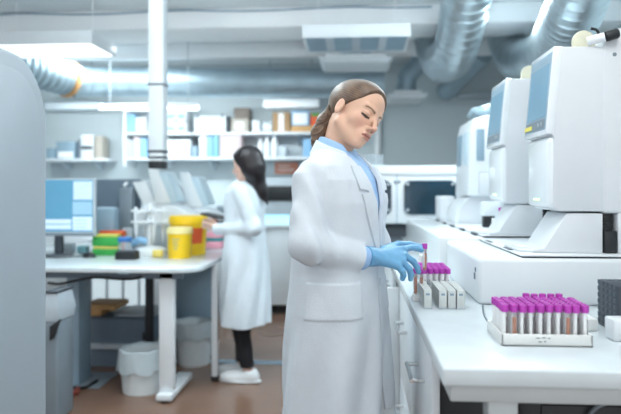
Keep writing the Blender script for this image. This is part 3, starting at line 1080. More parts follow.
# black gridded tube block and white boxes by the near rack
bx0 = P(596, 300, 1.78)
r = thing('heating_block', 'black gridded tube block on the worktop past the near tube rack', 'tube rack', (0.86, 1.80, BZ))
x0, x1, y0, y1, z1 = 0.685, 0.95, 1.675, 1.815, 1.028
b = MB(); b.box((x0, y0, BZ), (x1, y1, z1), 0.006, 2); part('body', b, MATS['dark_grey'], r)
b = MB()
n = 0
for k in range(5):
    for j in range(7):
        b.box((x0 - 0.0012, y0 + 0.012 + 0.027 * k, BZ + 0.008 + 0.018 * j), (x0, y0 + 0.028 + 0.027 * k, BZ + 0.020 + 0.018 * j), 0.001)
for k in range(8):
    for j in range(7):
        b.box((x0 + 0.014 + 0.03 * k, y0 - 0.0012, BZ + 0.008 + 0.018 * j), (x0 + 0.032 + 0.03 * k, y0, BZ + 0.020 + 0.018 * j), 0.001)
for k in range(8):
    for j in range(4):
        b.box((x0 + 0.014 + 0.03 * k, y0 + 0.012 + 0.030 * j, z1), (x0 + 0.032 + 0.03 * k, y0 + 0.030 + 0.030 * j, z1 + 0.001), 0.0004)
part('grid', b, MATS['grid_grey'], r)
q = P(613.5, 336, 1.55)
b = MB(); b.box((q.x, q.y, BZ), (q.x + 0.14, q.y + 0.06, BZ + 0.055), 0.006)
solo('label_box', b, MATS['white_plastic'], 'small white box in front of the black gridded block at the worktop\'s near end', 'box')
b = MB(); b.box((0.592, 1.715, BZ), (0.650, 1.80, BZ + 0.033), 0.004)
solo('slide_box', b, MATS['rack_white'], 'small low white box between the near tube rack and black gridded block', 'box')
b = MB(); b.tube([(0.415, 2.06, BZ + 0.003), (0.40, 1.98, BZ + 0.003), (0.385, 1.88, BZ + 0.003), (0.38, 1.80, BZ + 0.003), (0.40, 1.76, BZ + 0.003)], 0.003, 6, 6)
solo('data_cable', b, MATS['mid_grey'], 'thin grey cable on the worktop running from the plinth behind the near rack', 'cable')

# ---------------------------------------------------------------- machine across the far end
Y = 5.05
x0, x1 = XY(352, Y), XY(478, Y)
zt, zb = ZY(166, Y, 400), ZY(224, Y, 400)
r = thing('cabinet_analyser', 'long white machine with dark round-cornered windows across the far end of the aisle', 'laboratory machine', ((x0 + x1) / 2, Y + 0.3, 0))
b = MB(); b.box((x0, Y, zb), (x1, Y + 0.6, zt), 0.012, 3); part('housing', b, MATS['white_plastic'], r)
b = MB(); b.box((x0 - 0.01, Y - 0.015, ZY(175, Y, 400)), (x1 + 0.01, Y + 0.61, zt + 0.004), 0.01, 3); part('top_rail', b, MATS['white_gloss'], r)


def rrect(xa, xb, za, zb_, rad, n=6):
    pts = []
    for cx, cz, a0 in ((xb - rad, zb_ - rad, 0), (xa + rad, zb_ - rad, PI / 2), (xa + rad, za + rad, PI), (xb - rad, za + rad, 1.5 * PI)):
        for k in range(n + 1):
            t = a0 + PI / 2 * k / n
            pts.append((cx + rad * math.cos(t), cz + rad * math.sin(t)))
    return pts


for ua, ub in ((362, 391.5), (404, 456)):
    b = MB(); b.prism(rrect(XY(ua, Y), XY(ub, Y), ZY(214.5, Y, 400), ZY(180.5, Y, 400), 0.05), Y - 0.012, Y + 0.002, 'y')
    wd = part('window', b, MATS['window_dark'], r, 'dark round-cornered window')
    k = MB()
    for (u, v) in ((ua + 3.5, 184), (ub - 3.5, 184), (ub - 3.5, 210), (ua + 3.5, 210)):
        k.lathe([(0, 0.006), (0.012, 0.004), (0.012, 0)], (XY(u, Y), Y - 0.012, ZY(v, Y, 400)), 12, (0, -1, 0))
    part('corner_stud', k, MATS['pale_grey'], wd)
b = MB(); b.box((XY(396.5, Y), Y - 0.004, zb), (XY(397.3, Y), Y + 0.001, ZY(175, Y, 400))); part('panel_joint', b, MATS['blue_grey'], r)
b = MB()
for u in (395, 399):
    b.lathe([(0, 0.008), (0.012, 0.006), (0.012, 0)], (XY(u, Y), Y - 0.002, ZY(182, Y, 400)), 12, (0, -1, 0))
part('latch', b, MATS['mid_grey'], r)
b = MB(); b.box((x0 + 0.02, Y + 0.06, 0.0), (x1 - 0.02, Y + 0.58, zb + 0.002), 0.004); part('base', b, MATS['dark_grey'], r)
# rack of small bottles on top, beside the ponytailed woman's chin
b = MB()
xa, xb2 = XY(362, Y + 0.2), XY(384, Y + 0.2)
zt2 = zt + 0.0045
b.box((xa, Y + 0.12, zt2), (xb2, Y + 0.34, zt2 + 0.02), 0.004)
n = 6
for i in range(n):
    x = xa + 0.02 + (xb2 - xa - 0.04) * i / (n - 1)
    b.cyl((x, Y + 0.2, zt2 + 0.018), (x, Y + 0.2, zt2 + 0.10), 0.011, 10)
solo('pipette_tip_rack', b, MATS['pale_grey'], 'low grey rack of small upright vials on top of the far white machine', 'rack')
# low dark trolley tray at the end of the aisle
# ================================================================ the desk side
DT = 0.815
# big grey machine close to the camera: its long side faces the aisle
ye, xe = 1.62, XY(47, 1.62)
zt = CAMH + (HV - 60) / F * 1.62
r = thing('grey_cabinet', 'large blurred grey machine with a rounded top corner, very close on the desk side', 'laboratory machine', (xe - 0.4, 0.9, 0))


def side(ins, R):
    p = []
    for t in np.linspace(0, PI / 2, 9):
        p.append((ye - ins - R + R * math.cos(t), zt - ins - R + R * math.sin(t)))
    return p + [(0.15 + ins, zt - ins), (0.15 + ins, ins * 0.8), (ye - ins, ins * 0.8)]


b = MB(); b.prism(side(0, 0.17), xe - 0.8, xe, 'x', 0.010, 3); part('housing', b, MATS['near_grey'], r)
b = MB(); b.prism(side(0.045, 0.13), xe - 0.004, xe + 0.006, 'x', 0.004, 2); part('side_panel', b, MATS['near_grey'], r)

# ---------------------------------------------------------------- desks
y0, y1 = 3.60, 4.62
xr = -0.93


def desk(name, label, x0, x1, y0, y1, legs, rad):
    r = thing(name, label, 'desk', ((x0 + x1) / 2, (y0 + y1) / 2, 0))
    b = MB()
    pts = [(x0, y0)]
    for t in np.linspace(-PI / 2, 0, 6):
        pts.append((x1 - rad + rad * math.cos(t), y0 + rad + rad * math.sin(t)))
    pts += [(x1, y1), (x0, y1)]
    b.prism(pts, DT - 0.03, DT, 'z', 0.006, 2)
    part('tabletop', b, MATS['worktop_white'], r)
    b = MB(); b.box((x0 + 0.1, y0 + 0.09, DT - 0.075), (x1 - 0.12, y0 + 0.13, DT - 0.0305), 0.003); part('crossbar', b, MATS['slate'], r)
    for lx, ly, hw in legs:
        if hw < 0.022:
            b = MB(); b.box((lx - hw, ly - 0.02, 0.03), (lx + hw, ly + 0.02, DT - 0.0302), 0.004); lg = part('leg', b, MATS['white_plastic'], r)
            b = MB(); b.box((lx - hw - 0.002, ly - 0.022, 0.0), (lx + hw + 0.002, ly + 0.022, 0.032), 0.003); part('rubber_tip', b, MATS['black_rubber'], lg)
            continue
        b = MB(); b.box((lx - hw, ly - 0.03, 0.05), (lx + hw, ly + 0.03, DT - 0.0302), 0.006); lg = part('leg', b, MATS['white_plastic'], r)
        b = MB(); b.box((lx - hw - 0.004, ly - 0.08, 0.012), (lx + hw + 0.004, ly + 0.40, 0.052), 0.008); part('foot', b, MATS['white_plastic'], lg)
        b = MB()
        for yy in (ly - 0.06, ly + 0.37):
            b.cyl((lx, yy, 0.0), (lx, yy, 0.014), 0.018, 12)
        part('levelling_pad', b, MATS['black_rubber'], lg)
    return r


desk('desk', 'white height-adjustable desk carrying the monitor, green boxes and yellow tubs', -3.3, xr, y0, y1,
     [(XY(167.5, 3.72), 3.72, 0.045), (XY(215, 4.11), 4.11, 0.020), (-2.9, 3.72, 0.045)], 0.16)
desk('desk', 'white desk behind the yellow tubs where the black-haired woman stands', -3.3, -0.95, y1 + 0.004, 5.30,
     [(-1.35, 4.95, 0.024), (-2.9, 4.9, 0.03)], 0.03)
b = MB(); b.box((XY(118, 3.6), 3.592, DT - 0.036), (XY(130, 3.6), 3.64, DT - 0.0305), 0.002)
solo('desk_control', b, MATS['mid_grey'], 'small grey control box clipped under the front edge of the desk', 'controller')
b = MB(); b.tube([PY(48, 283, 3.63), PY(60, 284, 3.63), PY(74, 281, 3.63), PY(95, 277.5, 3.63), PY(118, 279, 3.63), PY(133, 279, 3.63), PY(142, 276.5, 3.63)], 0.008, 8, 6)
solo('desk_cable', b, MATS['black_rubber'], 'dark cable sagging under the front edge of the desk', 'cable')

# monitor
Y = 4.22
r = thing('computer_monitor', 'computer monitor with a bright blue software screen on the desk', 'monitor', (XY(56, Y), Y + 0.05, DT))
xa, xb, za, zb = XY(20, Y), XY(94.5, Y), ZY(236, Y, 60), ZY(178.5, Y, 60)
b = MB(); b.box((xa, Y, za), (xb, Y + 0.04, zb), 0.006); part('bezel', b, MATS['pale_grey'], r)
b = MB()
sx0, sx1, sz0, sz1 = xa + 0.012, xb - 0.012, za + 0.03, zb - 0.010
W, H = sx1 - sx0, sz1 - sz0
yy = Y - 0.001
def pane(a, c, d, e, m, dy=0.0):
    b.mi = m
    b.box((sx0 + W * a, yy - dy - 0.001, sz0 + H * d), (sx0 + W * c, yy - dy, sz0 + H * e))
pane(0, 1, 0, 1, 0)
pane(0.02, 0.70, 0.05, 0.24, 1, 0.001)
pane(0.02, 0.70, 0.13, 0.16, 2, 0.002)
pane(0.73, 0.99, 0.62, 0.97, 1, 0.001)
for i in range(5):
    pane(0.735 + 0.05 * i, 0.738 + 0.05 * i, 0.63, 0.96, 2, 0.002)
for i in range(6):
    pane(0.735, 0.985, 0.66 + 0.055 * i, 0.666 + 0.055 * i, 2, 0.002)
pane(0.72, 0.99, 0.33, 0.58, 2, 0.001)
pane(0.72, 0.99, 0.03, 0.29, 1, 0.001)
for i in range(3):
    pane(0.74, 0.92, 0.08 + 0.07 * i, 0.095 + 0.07 * i, 2, 0.002)
part('screen', b, [MATS['screen_teal'], MATS['screen_pale'], MATS['screen_mid']], r)
b = MB(); b.box((xa, Y - 0.002, za), (xb, Y + 0.0, za + 0.02), 0.001); part('lower_bezel', b, MATS['mid_grey'], r)
xs = XY(54, Y)
b = MB(); b.cyl((xs, Y + 0.075, DT + 0.012), (xs, Y + 0.075, za + 0.1), 0.032, 20); b.box((xs - 0.03, Y + 0.035, za + 0.03), (xs + 0.03, Y + 0.08, za + 0.12), 0.004); part('stand', b, MATS['dark_grey'], r)
b = MB(); b.lathe([(0.0, 0.0), (0.10, 0.0), (0.10, 0.008), (0.03, 0.014), (0, 0.014)], (xs, Y + 0.075, DT), 28); part('base', b, MATS['dark_grey'], r)
# mouse and cable
q = PY(89, 257, 4.17)
b = MB()
b.lathe([(0.001, 0.036), (0.020, 0.033), (0.036, 0.022), (0.042, 0.008), (0.040, 0.0), (0.0, 0.0)], (0, 0, 0), 20)
for v in b.bm.verts:
    v.co = Vector((v.co.x * 1.15 + q.x, v.co.y * 0.7 + 4.17, v.co.z + DT))
solo('computer_mouse', b, MATS['black_plastic'], 'black computer mouse on the desk in front of the green boxes', 'mouse')
b = MB(); b.tube([Vector((q.x - 0.04, 4.17, DT + 0.006)), Vector((q.x - 0.11, 4.16, DT + 0.004)), Vector((q.x - 0.2, 4.10, DT + 0.004)), Vector((q.x - 0.36, 4.10, DT + 0.004))], 0.004, 6, 6)
solo('mouse_cable', b, MATS['black_rubber'], 'black mouse cable lying across the desk top', 'cable')

# grey things behind
Y = 4.85
b = MB(); b.box((XY(93, Y), Y, DT), (XY(140, Y), Y + 0.05, ZY(179, Y, 120)), 0.01); b.box((XY(97, Y), Y + 0.05, DT), (XY(110, Y), Y + 0.2, DT + 0.02), 0.004)
solo('desk_screen', b, MATS['slate'], 'dark slate grey desk divider panel behind the orange and green boxes', 'panel')
Y = 4.66
b = MB(); b.box((XY(119, Y), Y, DT), (XY(132, Y), Y + 0.07, ZY(188, Y, 126)), 0.012)
o = solo('equipment_tower', b, MATS['mid_grey'], 'upright grey equipment case behind the white pipette carousel', 'equipment')
k = MB(); k.cyl(PY(124, 186, Y - 0.012), PY(126, 182.5, Y - 0.012) + Vector((0, 0.02, 0)), 0.012, 10); part('lamp_knob', k, MATS['white_gloss'], o, 'white knob')
Y = 4.48
b = MB(); b.box((XY(93, Y), Y, DT), (XY(113, Y), Y + 0.14, ZY(207.5, Y, 103)), 0.02, 3); 
o = solo('power_unit', b, MATS['blue_grey'], 'grey box unit with rounded edges standing behind the orange box', 'equipment')
k = MB(); k.box((XY(94.5, Y), Y - 0.004, ZY(226, Y, 95)), (XY(96, Y), Y, ZY(216, Y, 95))); part('slot', k, MATS['paper'], o)
Y = 4.40
b = MB(); b.box((XY(100, Y), Y, DT), (XY(122, Y), Y + 0.066, ZY(231.5, Y, 110)), 0.006); b.box((XY(99, Y), Y - 0.006, ZY(236, Y, 110)), (XY(123, Y), Y + 0.070, ZY(231, Y, 110)), 0.004)
solo('tip_box', b, MATS['orange_plastic'], 'orange box standing behind the stacked green boxes', 'box')
Y = 4.29
for va, vb, lab in ((256.5, 246.5, 'green box with a pale lid, lower of the stack beside the monitor'), (246.3, 234.5, 'green box with a yellow lid, on top of the other green box')):
    r = thing('tip_box', lab, 'box', (XY(104, Y), Y + 0.05, ZY(va, Y, 104) if va < 250 else DT), 'stacked green boxes')
    z0 = DT if va > 250 else ZY(va, Y, 104) + 0.001
    z1 = ZY(vb, Y, 104)
    b = MB(); b.box((XY(92, Y), Y, z0), (XY(117.5, Y), Y + 0.09, z1 - 0.018), 0.004); part('body', b, MATS['green_plastic'], r)
    b = MB(); b.box((XY(92.5, Y), Y + 0.003, z1 - 0.0185), (XY(117, Y), Y + 0.087, z1), 0.005); part('lid', b, MATS['lime_top' if va < 250 else 'yellow_pale'], r, 'yellow lid')
Y = 4.19
r = thing('storage_tub', 'clear tub with a blue lid between the green boxes and white carousel', 'container', (XY(126, Y), Y + 0.05, DT))
b = MB(); b.box((XY(117.9, Y), Y, DT), (XY(128.5, Y), Y + 0.07, ZY(241.5, Y, 126)), 0.008); part('body', b, MATS['clear_plastic'], r)
b = MB(); b.box((XY(117.7, Y), Y - 0.003, ZY(242, Y, 126)), (XY(128.8, Y), Y + 0.073, ZY(237.5, Y, 126)), 0.005); part('lid', b, MATS['blue_plastic'], r, 'blue lid')
Y = 4.5
b = MB(); b.box((XY(122, Y), Y, DT), (XY(131, Y), Y + 0.05, ZY(228, Y, 126)), 0.006)
solo('bottle_box', b, MATS['pale_grey'], 'small pale grey box behind the blue-lidded tub', 'box')
Y = 4.02
b = MB(); b.box((XY(114.5, Y), Y, DT), (XY(135, Y), Y + 0.10, ZY(252, Y, 125)), 0.008)
o = solo('vortex_mixer', b, MATS['black_plastic'], 'low black box on the desk in front of the blue-lidded tub', 'equipment')
k = MB(); k.box((XY(116, Y), Y + 0.008, ZY(252, Y, 125)), (XY(133.5, Y), Y + 0.09, ZY(252, Y, 125) + 0.006), 0.002); part('top_plate', k, MATS['dark_grey'], o)
Y = 4.32
for (u0, u1, vt, m, lab) in ((62, 72, 243, 'pale_grey', 'small pale bottle on the desk right beside the monitor stand'), (76, 86, 246, 'teal_box', 'small pale teal box on the desk under the monitor')):
    b = MB(); b.box((XY(u0, Y + 0.1), Y + 0.1, DT), (XY(u1, Y + 0.1), Y + 0.17, ZY(vt, Y + 0.1, 70)), 0.012)
    solo('supply_box', b, MATS[m], lab, 'box')

# pipette carousel
Y = 4.36
xc = XY(149.5, Y)
r = thing('pipette_carousel', 'white round pipette carousel with pegs and hanging pipettes on the desk', 'pipette stand', (xc, Y, DT))
b = MB(); b.lathe([(0.0, 0.0), (0.124, 0.0), (0.127, 0.01), (0.122, 0.035), (0.095, 0.055), (0.04, 0.064), (0, 0.064)], (xc, Y, DT), 36); part('base', b, MATS['white_gloss'], r)
b = MB(); b.lathe([(0.024, 0.06), (0.018, 0.08), (0.018, 0.36), (0.0, 0.37)], (xc, Y, DT), 16); part('post', b, MATS['white_plastic'], r)
for zz in (0.236, 0.315):
    b = MB()
    b.lathe([(0.03, -0.008), (0.048, -0.006), (0.048, 0.006), (0.03, 0.008)], (xc, Y, DT + zz), 24)
    for k in range(6):
        a = 2 * PI * k / 6 + 0.1
        b.cyl((xc + 0.03 * math.cos(a), Y + 0.03 * math.sin(a), DT + zz), (xc + 0.130 * math.cos(a), Y + 0.130 * math.sin(a), DT + zz), 0.010, 10)
    part('peg_ring', b, MATS['white_gloss'], r)
PL = ['white pipette hanging on the carousel toward the yellow tubs, behind the post', 'white pipette hanging at the back of the carousel, toward the slate panel',
      'white pipette hanging on the carousel front toward the green boxes', 'white pipette hanging on the carousel front toward the yellow tubs']
for k in range(4):
    a = 2 * PI * k / 4 + 0.62
    x, y = xc + 0.098 * math.cos(a), Y + 0.098 * math.sin(a)
    b = MB()
    b.lathe([(0.003, 0.0), (0.007, 0.05), (0.013, 0.09), (0.016, 0.22), (0.011, 0.235), (0.013, 0.255), (0.0, 0.26)], (x, y, DT + 0.085), 14)
    solo('pipette', b, MATS['white_plastic'], PL[k], 'pipette', 'pipettes on the carousel')
b = MB(); b.box((xc + 0.075, Y - 0.17, DT), (xc + 0.145, Y - 0.125, DT + 0.05), 0.01); b.box((xc + 0.082, Y - 0.173, DT + 0.01), (xc + 0.138, Y - 0.17, DT + 0.04), 0.002)
solo('label_dispenser', b, MATS['yellow_pale'], 'small pale yellow box at the foot of the carousel, beside the yellow tubs', 'box')
b = MB()
b.tube([(xc - 0.115, Y - 0.03, DT + 0.085), (xc - 0.09, Y - 0.05, DT + 0.092), (xc - 0.05, Y - 0.07, DT + 0.11), (xc + 0.0, Y - 0.06, DT + 0.10)], 0.024, 10, 6)
solo('glove_bundle', b, MATS['blue_box'], 'pale blue crumpled glove lying on the carousel base', 'glove')

# two instruments with an open lid and a tilted touchscreen
def tilt(u_b, v_b, u_t, v_t, wid, Y, thick):
    """board from bottom point to top point (its edge towards the camera), running back from Y"""
    a, c = PY(u_b, v_b, Y), PY(u_t, v_t, Y)
    d = (c - a)
    n = Vector((d.z, 0, -d.x)).normalized()
    return a, c, n


def instrument(du, dv, Y, label, s=1.0):
    base_z = DT
    o_ = PY(166 + du, 216 + dv, Y)
    r = thing('benchtop_reader', label, 'laboratory instrument', (o_.x, Y + 0.15, DT), 'instruments with tilted screens behind the tubs')
    def q(u, v):
        p_ = PY(154 + (u - 154) * s + du, 190 + (v - 190) * s + dv, Y)
        return (p_.x, p_.z)
    b = MB()
    b.prism([q(132, 226), q(140, 208), q(152, 202), q(176, 206), q(192, 216), q(192, 226)][::-1], Y, Y + 0.30, 'y', 0.01, 2)
    lo = min(v.co.z for v in b.bm.verts)
    part('body', b, MATS['white_plastic'], r)
    b = MB(); x0_, z0_ = q(134, 226); x1_, _ = q(190, 226); b.box((x0_, Y + 0.01, DT), (x1_, Y + 0.29, z0_ + 0.012), 0.004); part('lower_body', b, MATS['pale_grey'], r)
    b = MB(); b.prism([q(131, 182), q(144, 181), q(156, 204), q(145, 212)], Y + 0.02, Y + 0.28, 'y', 0.008, 2); part('lid', b, MATS['white_gloss'], r)
    b = MB(); b.prism([q(148, 168), q(157, 167.5), q(172, 203), q(156, 204)], Y - 0.01, Y + 0.02, 'y', 0.006, 2); bz = part('screen_frame', b, MATS['white_gloss'], r)
    b = MB(); b.prism([q(157, 173), q(166, 172), q(178, 201), q(171, 203)], Y - 0.008, Y + 0.24, 'y', 0.004, 2); part('screen', b, MATS['screen_soft'], r, 'pale blue tilted touchscreen')
    return r


instrument(0, 0, 4.66, 'white instrument with raised lid and tilted touchscreen, behind the pipette carousel')
instrument(32, 4, 4.98, 'white instrument with raised lid and tilted touchscreen, nearer the black-haired woman', 0.97)

# yellow tubs
def tub(u0, u1, vt, vb, Y, label, lidcol, zbase=DT):
    xa, xb = XY(u0, Y), XY(u1, Y)
    xm, rr = (xa + xb) / 2, (xb - xa) / 2
    h = ZY(vt, Y, u0) - zbase
    r = thing('sharps_tub', label, 'tub', (xm, Y, zbase))
    b = MB(); b.lathe([(0.0, 0.0), (rr * 0.86, 0.0), (rr * 0.88, 0.006), (rr * 0.95, h * 0.82), (0, h * 0.82)], (xm, Y, zbase), 32); bo = part('body', b, MATS['yellow_plastic'], r)
    b = MB(); b.lathe([(rr * 0.93, h * 0.80), (rr, h * 0.80), (rr * 1.0, h * 0.93), (rr * 0.96, h), (0, h)], (xm, Y, zbase), 32); part('lid', b, MATS[lidcol], r)
    return r, xm, rr, h


r, xm, rr, h = tub(169.5, 207.5, 215.5, 256, 4.43, 'larger yellow tub with an orange label, behind the smaller yellow tub', 'yellow_plastic')
def curved(b, xm, Y, R0, R1, a0, a1, z0, z1, n=8):
    for i in range(n):
        p, q_ = a0 + (a1 - a0) * i / n, a0 + (a1 - a0) * (i + 1) / n
        b.quad((xm + R0 * math.cos(p), Y + R0 * math.sin(p), z0), (xm + R0 * math.cos(q_), Y + R0 * math.sin(q_), z0),
               (xm + R1 * math.cos(q_), Y + R1 * math.sin(q_), z1), (xm + R1 * math.cos(p), Y + R1 * math.sin(p), z1))
b = MB(); curved(b, xm, 4.43, rr * 0.915, rr * 0.955, -1.25, -0.45, DT + h * 0.30, DT + h * 0.70); part('warning_label', b, MATS['red_orange'], r, 'orange-red label')
r, xm, rr, h = tub(167, 192.5, 227, 259, 4.185, 'smaller yellow tub with a pale lid and grey print, in front of the larger one', 'yellow_lid')
b = MB()
for k, (a, c, z) in enumerate(((-1.95, -1.3, 0.60), (-1.9, -1.45, 0.50), (-1.85, -1.4, 0.40), (-1.8, -1.5, 0.30))):
    curved(b, xm, 4.185, rr * (0.885 + 0.085 * z) + 0.0015, rr * (0.885 + 0.085 * (z + 0.06)) + 0.0015, a, c, DT + h * z, DT + h * (z + 0.05), 5)
part('print', b, MATS['print_grey'], r, 'grey printed lines')
# pink and teal packet
Y = 4.84
for (va, vb, m, lab) in ((246, 241.5, 'pink_plastic', 'pink packet at the bottom of the small stack beside the larger yellow tub'), (241.4, 238.4, 'teal_plastic', 'teal packet between the two pink packets beside the larger yellow tub'), (238.3, 232, 'pink_plastic', 'pink packet on top of the small stack beside the larger yellow tub')):
    z0 = ZY(va, Y, 212)
    if va == 246:
        z0 = DT
    b = MB(); b.box((XY(204, Y), Y, z0 + 0.0005), (XY(221.5, Y), Y + 0.12, ZY(vb, Y, 212)), 0.01)
    solo('packet', b, MATS[m], lab, 'packet', 'stacked packets')
# tablet in the black-haired woman's hands
a, c = P(203, 213.5, 4.19), P(238, 221, 4.19)
b = MB()
d = (c - a).normalized()
n = Vector((d.z, 0, -d.x)) * -1
b.loft([[a + Vector((0, -0.07, 0)) - n * 0.006, a + Vector((0, 0.12, 0)) - n * 0.006, a + Vector((0, 0.12, 0)) + n * 0.006, a + Vector((0, -0.07, 0)) + n * 0.006],
        [c + Vector((0, -0.09, 0)) - n * 0.006, c + Vector((0, 0.12, 0)) - n * 0.006, c + Vector((0, 0.12, 0)) + n * 0.006, c + Vector((0, -0.09, 0)) + n * 0.006]])
o = solo('tablet', b, MATS['black_plastic'], 'dark tablet held flat in the hands of the black-haired woman', 'tablet')
Y = 6.6
b = MB(); b.box((XY(211, Y), Y, 0.92), (XY(229, Y), Y + 0.12, ZY(212, Y, 220)), 0.015); b.box((XY(216, Y), Y + 0.02, ZY(212, Y, 220) - 0.001), (XY(226, Y), Y + 0.09, ZY(206, Y, 220)), 0.01)
solo('label_printer', b, MATS['mid_grey'], 'small grey printer on the back worktop just past the black-haired woman\'s tablet', 'printer')

# ---------------------------------------------------------------- under the desk
# side cabinet wall with the hanging bag
b = MB(); b.box((XY(40, 3.65), 3.66, 0), (XY(86, 3.65) , 3.70, DT - 0.08), 0.005)
b2 = MB(); b2.box((XY(68, 3.95), 3.93, 0.0), (XY(80, 3.95), 4.12, DT - 0.076), 0.004)
solo('desk_support', b2, MATS['blue_grey'], 'blue-grey side support under the desk beside the low grey cabinet', 'desk support')
b.bm.free()
Y = 3.3
r = thing('waste_bin', 'tall grey pedal bin with a pale bag and dark flap, half behind the grey machine', 'bin', (XY(56, Y), Y + 0.1, 0))
xa, xb = XY(40, Y), XY(57.5, Y)
b = MB(); b.box((xa, Y, 0.0), (xb, Y + 0.20, ZY(322, Y, 55)), 0.015, 3); part('body', b, MATS['mid_grey'], r)
b = MB()
zt = ZY(322, Y, 55)
b.loft([[(xa, Y, zt), (xb, Y, zt), (xb, Y + 0.20, zt), (xa, Y + 0.20, zt)],
        [(xa - 0.0, Y - 0.01, zt + 0.06), (xb + 0.012, Y - 0.01, zt + 0.06), (xb + 0.012, Y + 0.20, zt + 0.06), (xa, Y + 0.20, zt + 0.06)],
        [(xa + 0.03, Y + 0.02, ZY(294, Y, 55)), (xb - 0.012, Y + 0.02, ZY(294, Y, 55)), (xb - 0.012, Y + 0.2, ZY(294, Y, 55)), (xa + 0.03, Y + 0.2, ZY(294, Y, 55))]])
part('bag', b, MATS['bag_grey'], r, 'pale grey bag')
b = MB(); b.prism([(XY(51, Y), ZY(340, Y, 55)), (XY(56, Y), ZY(336, Y, 55)), (XY(62, Y), ZY(318, Y, 55)), (XY(51, Y), ZY(326, Y, 55))], Y - 0.02, Y + 0.0, 'y', 0.004); part('flap', b, MATS['black_plastic'], r, 'black flap')
b = MB(); b.box((xa + 0.02, Y + 0.01, ZY(294, Y, 55)), (xb - 0.005, Y + 0.21, ZY(291.5, Y, 55)), 0.004); part('lid', b, MATS['dark_grey'], r)

Y = 4.35
r = thing('low_cabinet', 'low slate grey cabinet with pale base rail standing under the desks', 'cabinet', (XY(114, Y), Y + 0.25, 0))
b = MB(); b.box((XY(76, Y), Y, ZY(345, Y, 114)), (XY(152, Y), Y + 0.5, ZY(318, Y, 114)), 0.02, 3); part('body', b, MATS['slate'], r)
b = MB(); b.box((XY(64, Y), Y - 0.03, ZY(348.5, Y, 114)), (XY(156, Y), Y + 0.5, ZY(343.5, Y, 114)), 0.004); part('base_rail', b, MATS['pale_grey'], r)
b = MB(); b.box((XY(76, Y), Y + 0.03, 0.0), (XY(152, Y), Y + 0.48, ZY(348, Y, 114)), 0.004); part('plinth', b, MATS['slate'], r)
b = MB(); b.box((XY(143, Y), Y - 0.012, ZY(340, Y, 146)), (XY(151, Y), Y + 0.02, ZY(332, Y, 146)), 0.004); part('socket', b, MATS['black_plastic'], r)
zc = ZY(318, Y, 114)
b = MB(); b.box((XY(112, Y), Y + 0.05, zc), (XY(152, Y), Y + 0.42, zc + 0.018), 0.006)
solo('paper_tray', b, MATS['pale_grey'], 'flat pale tray lying on top of the low slate cabinet', 'tray')
b = MB(); b.box((XY(80, Y), Y + 0.06, zc + 0.0), (XY(98, Y), Y + 0.30, zc + 0.045), 0.004); b.box((XY(79, Y), Y + 0.04, zc + 0.045), (XY(113, Y), Y + 0.32, zc + 0.085), 0.006)
solo('wooden_board', b, MATS['wood'], 'light wooden board on the low slate cabinet under the desk', 'board')
b = MB(); b.box((XY(147, Y - 0.1), Y - 0.16, zc - 0.3), (XY(152, Y - 0.1), Y - 0.08, DT - 0.032), 0.004)
for v in b.bm.verts:
    v.co.z = max(v.co.z, 0.0)
b2 = MB(); b2.cyl((XY(149.5, Y - 0.12), Y - 0.12, 0.0), (XY(149.5, Y - 0.12), Y - 0.12, DT - 0.032), 0.030, 14)
b.bm.free()
solo('lift_column', b2, MATS['black_plastic'], 'black round lifting post under the desk behind the white bin', 'post')
Y = 5.9  # made-up cabinet whose glowing front supplies the bright patch under the desk
r = thing('glow_cabinet', 'low white cabinet with an added glowing front far behind the desk legs', 'cabinet', (XY(115, Y), Y + 0.2, 0))
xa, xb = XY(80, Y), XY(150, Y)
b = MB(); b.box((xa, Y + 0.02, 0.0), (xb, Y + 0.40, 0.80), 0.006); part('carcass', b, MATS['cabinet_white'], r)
b = MB(); b.box((xa + 0.03, Y + 0.008, 0.05), (xb - 0.03, Y + 0.022, 0.76)); part('glow_front', b, MATS['glow_patch'], r, 'white front with brightness added as glow')
for i in range(4):
    x = xa + 0.03 + (xb - xa - 0.06) * (i + 0.5) / 4
    b = MB(); b.box((x - 0.012, Y, 0.03), (x + 0.012, Y + 0.02, 0.79), 0.002); part('mullion', b, MATS['pale_grey'], r)
# bins with bags
def bin_(u0, u1, vt, vb, Y, label, bagh):
    xa, xb = XY(u0, Y), XY(u1, Y)
    xm, rr = (xa + xb) / 2, (xb - xa) / 2
    h = ZY(vt, Y, u0)
    r = thing('waste_bin', label, 'bin', (xm, Y, 0))
    b = MB(); b.lathe([(0.0, 0.0), (rr * 0.86, 0.0), (rr * 0.88, 0.01), (rr * 0.97, h), (rr * 0.93, h), (rr * 0.84, 0.02), (0, 0.02)], (xm, Y, 0), 32); part('body', b, MATS['bin_white'], r)
    b = MB()
    rings = []
    n = 40
    for rad, z, am in ((0.90, h * 0.55, 0.0), (0.95, h + 0.015, 0.01), (1.03, h + 0.01, 0.03), (1.06, h - bagh * 0.4, 0.05), (1.09, h - bagh, 0.07)):
        rings.append([(xm + rr * (rad + am * math.sin(k * 2.3 + z * 40)) * math.cos(2 * PI * k / n), Y + rr * (rad + am * math.sin(k * 2.3 + z * 40)) * math.sin(2 * PI * k / n),
                       z + 0.022 * am * 10 * math.sin(k * 1.1)) for k in range(n)])
    b.loft(rings, False); part('liner', b, MATS['bag_plastic'], r, 'crinkled clear bin liner')
    return r


bin_(121, 165, 349, 403, 3.88, 'round white waste bin with a crinkled liner beside the desk leg', 0.12)
bin_(176, 212, 322, 372, 4.52, 'pale round bin with a liner further back, beside the thin desk leg', 0.10)
# partition behind the legs under the far desk
b = MB(); b.box((XY(171, 4.7), 4.73, 0.0), (XY(213, 4.7), 4.75, DT - 0.078), 0.004)
solo('modesty_panel', b, MATS['blue_grey'], 'blue-grey panel closing the underside of the far desk behind the bins', 'panel')
